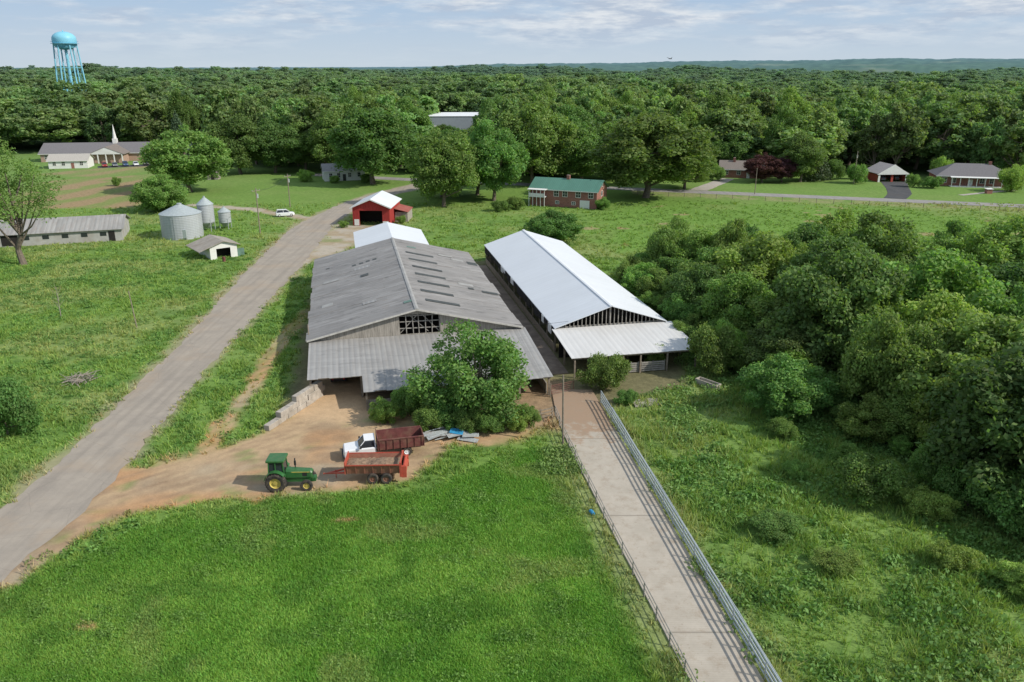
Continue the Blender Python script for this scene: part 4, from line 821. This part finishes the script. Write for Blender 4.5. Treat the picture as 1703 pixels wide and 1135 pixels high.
# ---------------------------------------------------------------- trees
def leaves(seed,cl,n,size,up=.15,cull=.72,jit=.55,tint=.2,stray=.2):
    g=np.random.default_rng(seed); cl=np.array(cl,float); w=cl[:,3]**2; k=g.choice(len(cl),n,p=w/w.sum())
    d=g.normal(size=(n,3)); d[:,2]+=.25; d/=np.linalg.norm(d,axis=1)[:,None]
    f_=g.uniform(.6,1.12,n)**.8; f_=np.where(g.uniform(0,1,n)<stray,g.uniform(1,1.5,n),f_)
    rad=cl[k,3]*f_; P=cl[k,:3]+d*rad[:,None]*np.array([1,1,.85])
    keep=P[:,2]>.05
    for j,c in enumerate(cl):
        dd=np.linalg.norm((P-c[:3])/np.array([1,1,.85]),axis=1); keep&=~((dd<c[3]*cull)&(k!=j))
    P=P[keep];d=d[keep];k=k[keep];n=len(P)
    nr=d*.65+g.normal(size=(n,3))*jit; nr[:,2]+=up; nr/=np.linalg.norm(nr,axis=1)[:,None]
    t=np.cross(nr,g.normal(size=(n,3))); t/=np.linalg.norm(t,axis=1)[:,None]; bt=np.cross(nr,t)
    s=size*g.uniform(.6,1.35,n)[:,None]; a=s*.5; 
    V=np.stack([P-t*a,P+bt*a*.62,P+t*a,P-bt*a*.62],1).reshape(-1,3)
    ct=1+g.uniform(-tint,tint,len(cl)); c=(ct[k]*g.uniform(.75,1.25,n))[:,None]*np.array([1,1,1]); c[:,0]*=1+g.uniform(-.1,.2,n)
    return V,np.arange(4*n).reshape(-1,4),np.repeat(c,4,0)
def clumps(seed,H,R,kind,n):
    g=np.random.default_rng(seed); out=[]
    if kind=='cone':
        for i in range(n):
            t=(i+.5)/n; z=H*(.10+.86*t); r=R*(1-t)**.8; a=i*2.4; out.append((r*.62*math.cos(a),r*.62*math.sin(a),z,max(.35,r*.5)))
        return out
    zc,hz,bot={'broad':(.54,.46,.09),'tall':(.54,.47,.08),'bush':(.42,.52,.0),'mound':(.46,.54,.0),'sparse':(.66,.34,.3)}[kind]
    lob=g.uniform(.72,1.18,7); zl=g.uniform(.78,1.15,7); rc0=(.09,.21) if kind in('mound','broad','tall') else (.14,.28)
    for i in range(n):
        d=g.normal(size=3); d/=np.linalg.norm(d); a=math.atan2(d[1],d[0])%(2*math.pi)
        j=int(a/(2*math.pi)*7)%7; L=lob[j]; f=g.uniform(.45,.9); 
        x,y,z=d[0]*R*f*L,d[1]*R*f*L,zc*H+d[2]*hz*H*f*g.uniform(.85,1.05)*(zl[j] if d[2]>0 else 1)
        if kind in('tall','broad','mound'): 
            q=max(0,(z/H-.55)/.45); x*=1-.42*q*q; y*=1-.42*q*q
        rc=R*g.uniform(*rc0)*(.8 if kind=='sparse' else 1)
        z=max(z,rc*.6+bot*H); out.append((x,y,z,rc))
    return out
def trunk(seed,H,R,cl,r0):
    g=random.Random(seed); q=MB(); top=H*.62; pts=[Vector((0,0,-.2))]
    for i in range(1,6): pts.append(Vector((g.gauss(0,.02)*H,g.gauss(0,.02)*H,top*i/5)))
    for i in range(5): q.cyl(pts[i],pts[i+1],r0*(1.25 if i==0 else 1-.14*i),r0*(1-.14*(i+1)),8,cap=False)
    for c in g.sample(list(cl),min(len(cl),16)):
        i=g.choice([1,2,3,4]); p=pts[i]; e=Vector(c[:3]); mid=(p+e)/2+Vector((0,0,-.03*H)); 
        if e.z<p.z: continue
        q.cyl(p,mid,r0*.42,r0*.26,6,cap=False); q.cyl(mid,e,r0*.26,r0*.08,5,cap=False)
    me=bpy.data.meshes.new('trunk'); me.from_pydata(q.v,[],q.f); me.materials.append(MT['bark']); me.update(); return me
PR={}
def proto(key,seed,H,R,kind,ncl,nl,size,mat,cull=.72,jit=.55,r0=None,up=.15,stray=.2):
    cl=clumps(seed,H,R,kind,ncl); V,F,C=leaves(seed,cl,nl,size,cull=cull,jit=jit,up=up,stray=stray)
    zmax=V[:,2].max(); rmax=np.percentile(np.hypot(V[:,0],V[:,1]),97)
    PR[key]=(trunk(seed,H,R,cl,r0 or H*.022),np_mesh('crown_'+key,V,F,MT[mat],C),zmax,rmax)
for i in range(3): proto('near%d'%i,40+i,10,5.5,'mound',160,46000,.32,'leaf',.5)
proto('dense0',45,10,5.5,'mound',150,46000,.32,'leafdark',.5); proto('bright0',46,10,5.5,'mound',130,42000,.33,'leafbright',.5)
for i in range(2): proto('bush%d'%i,50+i,5,3.6,'bush',44,16000,.24,'leafbright' if i else 'leaf',.5)
proto('frontree',59,10,5.5,'mound',90,24000,.30,'leaf',.5,stray=.3)
proto('left',56,22,8.5,'sparse',80,12500,.36,'leaf',.35,stray=.35)
for i in range(4): proto('mid%d'%i,60+i,20,9,'broad' if i%2 else 'tall',180,38000,.56,'leaf',.5)
proto('middark',66,20,9,'broad',160,34000,.56,'leafdark',.5)
for i in range(5): proto('wood%d'%i,70+i,20,7.5,'tall' if i%2 else 'broad',70,7500,.9,'leaffar',.45)
proto('pine',80,18,5.5,'cone',60,9000,.7,'needle',.3,.8,up=-.3)
PR['purple']=(PR['mid1'][0],PR['mid1'][1].copy(),PR['mid1'][2],PR['mid1'][3]); PR['purple'][1].materials.clear(); PR['purple'][1].materials.append(MT['leafpurple'])
def tree(key,x,y,h,w,label,name='tree',cat='tree',group=None,z=None):
    tm,cm,H,R=PR[key]; z=float(tz(x,y)) if z is None else z
    t=thing(name,label,cat,(x,y,z),random.uniform(0,6.28),group)
    s=(w/2/R,w/2/R,h/H)
    a=link('trunk',tm,t); b_=link('crown',cm,t); a.scale=s; b_.scale=s; return t
tree('frontree',-3.4,76.6,10.6,12.4,'leafy green tree against grey barn lean-to')
tree('bush0',10.7,84.2,4.5,5.6,'dense low bush at head of cattle lane',name='shrub',cat='shrub')
for x,y,h,w in((-13.2,75.6,2.6,3.2),(-8.7,73.2,3.0,3.4),(-11,77.2,3.4,3.6),(1.6,75.2,2.2,2.8),(-6.5,74.6,3.6,4.4),(-2.5,73.2,2.2,3.4),(-4.6,73.6,2.8,3.6),(.4,73.8,2.0,2.8),(24,89.7,6.6,6.6),(26.5,93,5.5,6),(12.5,80.0,1.8,2.6)):
    tree('bush%d'%random.randint(0,1),x,y,h,w,'leafy green shrub growing beside barn wall',name='shrub',cat='shrub',group='shrubs around the barns')
tree('near1',8.8,164,6.9,11.5,'round leafy tree behind the white barn')
tree('left',-91,145,23,17,'tall sparse tree beside grey poultry shed')
tree('bush0',-50.6,72.5,6,6.4,'leafy bush at edge of meadow',name='shrub',cat='shrub')
tree('mid1',-94.6,236,19.5,24,'broad spreading tree beside grain bins')
tree('near2',-89,203,9.4,13.5,'dense rounded tree behind grain bin')
tree('middark',-93,277,20.5,21,'dark dense tree beside white house'); tree('middark',-82,280,18.5,19,'dark dense tree beside white house'); tree('mid2',-73,286,17.5,19,'green tree beside white house')
tree('mid3',-43.5,252,23.5,27,'large spreading tree beside gravel lane'); tree('mid0',-62,279,22,21,'tall tree behind white house'); tree('middark',-31,280,13,17,'dense tree beside gravel lane'); tree('mid2',-50,288,25,22,'tall tree behind white house')
tree('mid0',-18,210,20.5,18.5,'tall dense tree beside brick farmhouse'); tree('mid2',-5.0,219,22.5,18,'tall dense tree beside brick farmhouse'); tree('mid3',-10,230,17,17,'tall dense tree beside brick farmhouse'); tree('middark',-20,226,14,14,'dark dense tree beside brick farmhouse')
tree('mid1',6.3,248,28.0,24,'very tall broad tree behind brick farmhouse'); tree('mid0',2,264,22,18,'tall tree behind brick farmhouse'); tree('mid2',18,270,24,20,'tall tree behind brick farmhouse')
tree('mid3',37.6,225,23,32,'huge spreading shade tree beside brick farmhouse'); tree('mid1',21.5,254,19,23,'broad tree behind brick farmhouse'); tree('mid0',52,242,17,18,'leafy tree beside county road'); tree('mid2',34,262,20,20,'tall tree behind brick farmhouse'); tree('mid1',52,268,20,20,'tall tree beside brick house')
tree('purple',79.5,256,9.5,12,'small purple-leaved tree on lawn'); tree('purple',86,256.5,8.5,10,'small purple-leaved tree on lawn')
tree('middark',92,257,16,15,'dark dense tree on roadside lawn'); tree('pine',97.5,260,12,9,'dark conifer on roadside lawn',name='conifer'); tree('bush0',66.5,261,5,6,'leafy tree in front of brick house')
tree('mid2',76,284,15,16,'green tree behind brick house')
for x,y,h,w in((122.6,246,4.2,4.6),(127.4,243,3.8,6),(108.5,254,6.5,7),(112,264,5,5),(147,236,8,8),(153,246,7,7),(-122,248,3,3),(23.5,205.5,3.2,4.5),(-26,186,2,2.5),(1,206,3.5,5),(-3,203,3,5),(60,258,5,6),(65,272,7,8),(104,263,7,8),(139,262,8,8),(-38.5,181,1.6,2.2),(-66,258,4,5),(-46,256,3,5),(-56,255,2.4,4),(-110,268,4,6)):
    tree('bush%d'%random.randint(0,1),x,y,h,w,'rounded garden shrub on mown lawn',name='shrub',cat='shrub',group='shrubs on the lawns')
# thicket
pts=[(50,90,12),(46,72,11),(60,78,12),(43,104,10),(63,96,12),(72,112,12),(56,118,10),(58,62,12),(38,90,8),(76,92,12),(44,60,10),(36,112,8)]; nbig=len(pts)
xs_=rng.uniform(18,92,7000); ys_=rng.uniform(46,140,7000); inside=sdf(xs_,ys_,THICK)
for x,y,d in zip(xs_,ys_,inside):
    if d>-.6 or x/y>.86: continue
    sp=2.7 if d>-4 else 5.0
    if all((x-a)**2+(y-b_)**2>((sp+c_)/2)**2*(.55 if c_>7 else 1) for a,b_,c_ in pts): pts.append((x,y,sp))
for i,(x,y,sp) in enumerate(pts):
    if i<nbig: h=random.uniform(12.5,16.5); w=random.uniform(13,17)
    elif sp<4: h=random.uniform(2.0,6.2); w=h*random.uniform(.85,1.3)+.6
    else: h=random.uniform(6.5,13.0); w=random.uniform(7.5,12)
    k=random.choice(['near0','near1','near2','bright0','bright0','dense0']) if sp>4 else random.choice(['near1','near2','bush0','bush1','bright0','bright0'])
    tree(k,x,y,h,w,'large spreading tree rising above hillside thicket' if i<nbig else ('dense green tree in hillside thicket' if sp>4 else 'low leafy tree at edge of thicket'),group='thicket trees')
for x,y,h,w,k in((28.8,77.6,6.6,9,'near2'),(30.5,60.3,4.2,6,'bush0'),(21,55,1.6,4.6,'bush0'),(24,50,1.3,3.6,'bush1'),(17.5,92,3,3,'bush1'),(22,98,4,5,'near1'),(20,112,4,5,'bright0'),(27,72,2,3,'bush0'),(34,57,2.6,4,'bush1'),(31,66,2.2,3.4,'bright0'),(32.5,50,2,3.4,'bush1'),(36,47,2.4,4,'bright0'),(25.5,64,1.4,2.6,'bush1')):
    tree(k,x,y,h,w,'leafy shrub in rough meadow',name='shrub',cat='shrub',group='meadow shrubs')
# woodland
wp=[]; r=255.0; az_lim=.74
while r<2700:
    s=10.4+.0048*r; n=int(2*az_lim*r/s)
    for i in range(n):
        a=-az_lim+2*az_lim*(i+random.uniform(.02,.98))/n; rr_=r+random.uniform(-.5,.5)*s; wp.append((rr_*math.sin(a),rr_*math.cos(a),s))
    r+=s*.97
wp=np.array(wp); x,y=wp[:,0],wp[:,1]
ok=(y>fy(x)+(fbm(x/15,y/15,5,2)-.5)*16)&(np.hypot(x+252,y-480)>15)&~((x>-50)&(x<-12)&(y>380)&(y<480))&~((x>-.122*y)&(x<-.030*y)&(y>268)&(y<460))&~((x<-118)&(x>-190)&(y<348))
clr=fbm(x/210+3,y/210,99,3); ok&=~((clr>.645)&(np.hypot(x,y)>560))
wp=wp[ok]; dist=np.hypot(wp[:,0],wp[:,1]); wp=wp[np.argsort(dist)]
for i in range(18): # low scrub growing in front of the warehouse
    y=random.uniform(285,385); x=random.uniform(-.115,-.038)*y; tree(random.choice(['near0','near1','wood2']),x,y,random.uniform(11,14)*(1 if y<330 else .82),random.uniform(11,14),'low leafy tree in woodland gap',group='woodland edge trees')
NI=230
for x,y,s in wp[:NI]:
    k=random.choice(['wood0','wood1','wood2','wood3','wood4','wood0','wood2','pine','mid0','mid2','bright0']) 
    tree(k,x,y,random.uniform(14,28) if k!='pine' else random.uniform(13,19),random.uniform(13,23) if k!='pine' else 9,'tall dark conifer at edge of woodland' if k=='pine' else 'tall leafy tree at edge of woodland',name='conifer' if k=='pine' else 'tree',group='woodland edge trees')
ch={}
for ob in COL.objects:
    if ob.name.startswith('crown') and ob.data.name.startswith('crown_wood') and ob.data.name not in ch: ch[ob.data.name]=ob
fp=wp[NI:]; fz=tz(fp[:,0],fp[:,1]); me=bpy.data.meshes.new('forest'); me.vertices.add(len(fp)); me.vertices.foreach_set('co',np.stack([fp[:,0],fp[:,1],fz],1).astype(np.float32).ravel())
a=me.attributes.new('sc','FLOAT_VECTOR','POINT'); rs=rng.uniform(.62,1.6,len(fp)); hs_=(.55+.45*rs/1.1+rng.uniform(-.22,.25,len(fp)))*(.72+.55*fbm(fp[:,0]/80,fp[:,1]/80,71,2)); ws=fp[:,2]/8.8*1.0*rs
a.data.foreach_set('vector',np.stack([ws,ws,hs_],1).astype(np.float32).ravel())
fo=link('forest',me,kind='stuff')
ng=bpy.data.node_groups.new('forest_scatter','GeometryNodeTree'); ng.interface.new_socket('Geometry',in_out='INPUT',socket_type='NodeSocketGeometry'); ng.interface.new_socket('Geometry',in_out='OUTPUT',socket_type='NodeSocketGeometry')
N=ng.nodes; gi=N.new('NodeGroupInput'); go=N.new('NodeGroupOutput'); ip=N.new('GeometryNodeInstanceOnPoints'); jn=N.new('GeometryNodeJoinGeometry')
for ob in ch.values():
    oi=N.new('GeometryNodeObjectInfo'); oi.inputs['Object'].default_value=ob; oi.inputs['As Instance'].default_value=True; ng.links.new(oi.outputs['Geometry'],jn.inputs[0])
na=N.new('GeometryNodeInputNamedAttribute'); na.data_type='FLOAT_VECTOR'; na.inputs['Name'].default_value='sc'
rv=N.new('FunctionNodeRandomValue'); rv.data_type='FLOAT_VECTOR'; rv.inputs[0].default_value=(0,0,0); rv.inputs[1].default_value=(0,0,6.28)
ri=N.new('FunctionNodeRandomValue'); ri.data_type='INT'; ri.inputs['Min'].default_value=0
for s_ in ri.inputs:
    if s_.name=='Max' and s_.type=='INT': s_.default_value=len(ch)-1
ri.inputs['Seed'].default_value=4
ng.links.new(gi.outputs[0],ip.inputs['Points']); ng.links.new(jn.outputs[0],ip.inputs['Instance']); ip.inputs['Pick Instance'].default_value=True
ng.links.new([s for s in ri.outputs if s.type=='INT'][0],ip.inputs['Instance Index']); ng.links.new(rv.outputs[0],ip.inputs['Rotation']); ng.links.new(na.outputs[0],ip.inputs['Scale']); ng.links.new(ip.outputs[0],go.inputs[0])
md=fo.modifiers.new('scatter','NODES'); md.node_group=ng
# ---------------------------------------------------------------- grass and weeds
def grass(name,n,xr,yr,hfun,dens,bl=5,wd=.06,gain=1.22):
    x=rng.uniform(xr[0],xr[1],n); y=yr[0]*(yr[1]/yr[0])**rng.uniform(0,1,n)
    keep=(np.abs(x)/y<.80); x,y=x[keep],y[keep]
    c,md_,d=groundcol(x,y); p=dens(x,y,d,md_); k=rng.uniform(0,1,len(x))<p; x,y,c=x[k],y[k],c[k]; d={a:b_[k] for a,b_ in d.items()}
    h=hfun(x,y,d); n=len(x); nb=n*bl
    X=np.repeat(x,bl)+rng.normal(0,.14,nb); Y=np.repeat(y,bl)+rng.normal(0,.14,nb); H=np.repeat(h,bl)*rng.uniform(.6,1.2,nb)
    a=rng.uniform(0,2*math.pi,nb); w=wd*(Y/60)**.6*rng.uniform(.6,1.3,nb); lx=rng.normal(0,.5,nb)*H; ly=rng.normal(0,.5,nb)*H
    V=np.stack([np.stack([X-np.cos(a)*w,Y-np.sin(a)*w,np.zeros(nb)],1),np.stack([X+np.cos(a)*w,Y+np.sin(a)*w,np.zeros(nb)],1),np.stack([X+lx,Y+ly,H],1)],1).reshape(-1,3)
    cc=np.repeat(c,bl,0)*rng.uniform(.85,1.4,nb)[:,None]*gain; cc[:,0]*=rng.uniform(.85,1.25,nb)
    link(name,np_mesh(name,V,np.arange(3*nb).reshape(-1,3),MT['grass'],np.repeat(cc,3,0)),kind='stuff')
def dn(x,y,d,md_):
    base=(1-md_)*(1-d['road'])*(1-d['lot'])*(1-np.clip(d['barn']*1.2,0,1))
    ln=sdf(x,y,LANEL+LANER[::-1]); base=base*(ln>.15)*(1-.6*d['shoulder'])
    return base
grass('lush_grass',130000,(-46,14),(34,72),lambda x,y,d:.08+.24*fbm(x/1.4,y/1.4,61,4),lambda x,y,d,m_:dn(x,y,d,m_)*(d['lush']>.3),5,.05,1.28)
def hr(x,y,d): return .14+(1.0+.7*((x>10)&(y<120)))*np.clip(fbm(x/2.6,y/2.6,62,4)-.36,0,1)+.18*rng.uniform(0,1,len(x))
grass('meadow_grass',240000,(-125,135),(34,215),hr,lambda x,y,d,m_:dn(x,y,d,m_)*(d['lush']<.5)*(1-d['plow'])*(1-.6*d['far'])*(.35+.65*(fbm(x/2.2,y/2.2,63,3)>.42))*(1-.7*sm(120,215,y)),5,.06,1.28)
def weeds(name,n,xr,yr,reg,size,seed,rmax=1.0):
    g=np.random.default_rng(seed); x=g.uniform(xr[0],xr[1],n); y=g.uniform(yr[0],yr[1],n); c,md_,d=groundcol(x,y)
    k=(g.uniform(0,1,n)<dn(x,y,d,md_))&reg(x,y,d)&(fbm(x/6,y/6,seed,3)>.47)&(np.abs(x)/y<.8); x,y,c=x[k],y[k],c[k]
    r=(g.uniform(.18,.75,len(x))**1.3*1.1+.12)*rmax; nl=28; nb=len(x)*nl
    D=g.normal(size=(nb,3)); D[:,2]=np.abs(D[:,2]); D/=np.linalg.norm(D,axis=1)[:,None]; R_=np.repeat(r,nl)
    P=np.stack([np.repeat(x,nl),np.repeat(y,nl),np.zeros(nb)],1)+D*(R_*g.uniform(.5,1.05,nb))[:,None]*np.array([1,1,.8])
    nr=D+g.normal(size=(nb,3))*.6; nr/=np.linalg.norm(nr,axis=1)[:,None]; t=np.cross(nr,g.normal(size=(nb,3))); t/=np.linalg.norm(t,axis=1)[:,None]; bt=np.cross(nr,t)
    a=size*g.uniform(.6,1.3,nb)[:,None]*(.6+R_[:,None]*.6); V=np.stack([P-t*a,P+bt*a*.55,P+t*a,P-bt*a*.55],1).reshape(-1,3)
    tn=g.uniform(0,1,len(x))[:,None]; cc=np.array([.115,.220,.050])*(1-tn)+np.array([.22,.32,.095])*tn; cc=cc*.55+c*.6; cc=np.repeat(cc,nl,0)*g.uniform(.75,1.25,nb)[:,None]
    link(name,np_mesh(name,V,np.arange(4*nb).reshape(-1,4),MT['grass'],np.repeat(cc,4,0)),kind='stuff')
weeds('meadow_weeds',11000,(10,60),(34,130),lambda x,y,d:(d['lush']<.5),.15,301,1.3)
weeds('meadow_weeds',6500,(-110,-24),(46,150),lambda x,y,d:(d['lush']<.5),.15,302,1.0)
weeds('yard_weeds',3800,(-14,8),(64,80),lambda x,y,d:(d['lush']<.9),.13,303,1.1)
weeds('field_weeds',5200,(-46,10),(34,66),lambda x,y,d:(d['lush']>.5)&(fbm(x/2,y/2,9,3)>.5),.09,304,.8)
weeds('field_weeds',3000,(15,135),(146,225),lambda x,y,d:(d['far']>.0),.12,305,.7)
# ---------------------------------------------------------------- world, sun, camera
w=bpy.data.worlds.new('World'); sc.world=w; w.use_nodes=True; nt=w.node_tree; nt.nodes.clear()
el=math.radians(37); sv=Vector((.95,-.31,0)).normalized(); sd=Vector((sv.x*math.cos(el),sv.y*math.cos(el),math.sin(el)))
bg=nt.nodes.new('ShaderNodeBackground'); out=nt.nodes.new('ShaderNodeOutputWorld'); sky=nt.nodes.new('ShaderNodeTexSky'); sky.sky_type='NISHITA'; sky.sun_disc=False
sky.sun_elevation=el; sky.sun_rotation=math.atan2(sv.x,sv.y); sky.air_density=1.0; sky.dust_density=1.2; sky.ozone_density=1.5
tc=nt.nodes.new('ShaderNodeTexCoord'); sp=nt.nodes.new('ShaderNodeSeparateXYZ'); nt.links.new(tc.outputs['Generated'],sp.inputs[0])
mp=nt.nodes.new('ShaderNodeMapping'); nt.links.new(tc.outputs['Generated'],mp.inputs[0]); mp.inputs['Scale'].default_value=(6,6,34); mp.inputs['Location'].default_value=(2.9,.4,1.6)
n1=noise(nt,mp.outputs[0],1.0,8,.62); n2=noise(nt,mp.outputs[0],3.2,7,.62)
cm=math_(nt,'MULTIPLY',ramp(nt,n1,.43,.60,0,.95),ramp(nt,sp.outputs[2],.012,.05,.1,1))
cc=mix(nt,ramp(nt,n2,.40,.60),(3.5,4.1,5.0),(5.6,5.9,6.2))
hz_=mix(nt,ramp(nt,sp.outputs[2],0,.08),(4.25,4.95,5.6),(2.9,4.0,5.5))
c=mix(nt,ramp(nt,sp.outputs[2],.05,.5,.95,.62),sky.outputs[0],hz_); c=mix(nt,cm,c,cc)
put(nt,bg.inputs[0],c); bg.inputs[1].default_value=.135; nt.links.new(bg.outputs[0],out.inputs[0])
L=bpy.data.lights.new('sun','SUN'); L.energy=4.3; L.angle=math.radians(.9); L.color=(1,.95,.86); lo=link('sun',L); lo.rotation_euler=sd.to_track_quat('Z','Y').to_euler(); lo.location=(60,-40,80)
cam=bpy.data.cameras.new('camera'); cam.lens=28; cam.sensor_width=36; cam.clip_end=20000; cam.clip_start=.5
co=link('camera',cam); co.location=(0,0,35); co.rotation_euler=(math.radians(90-19.05),0,0); sc.camera=co
sc.view_settings.view_transform='Standard'; sc.view_settings.look='None'; sc.view_settings.exposure=0
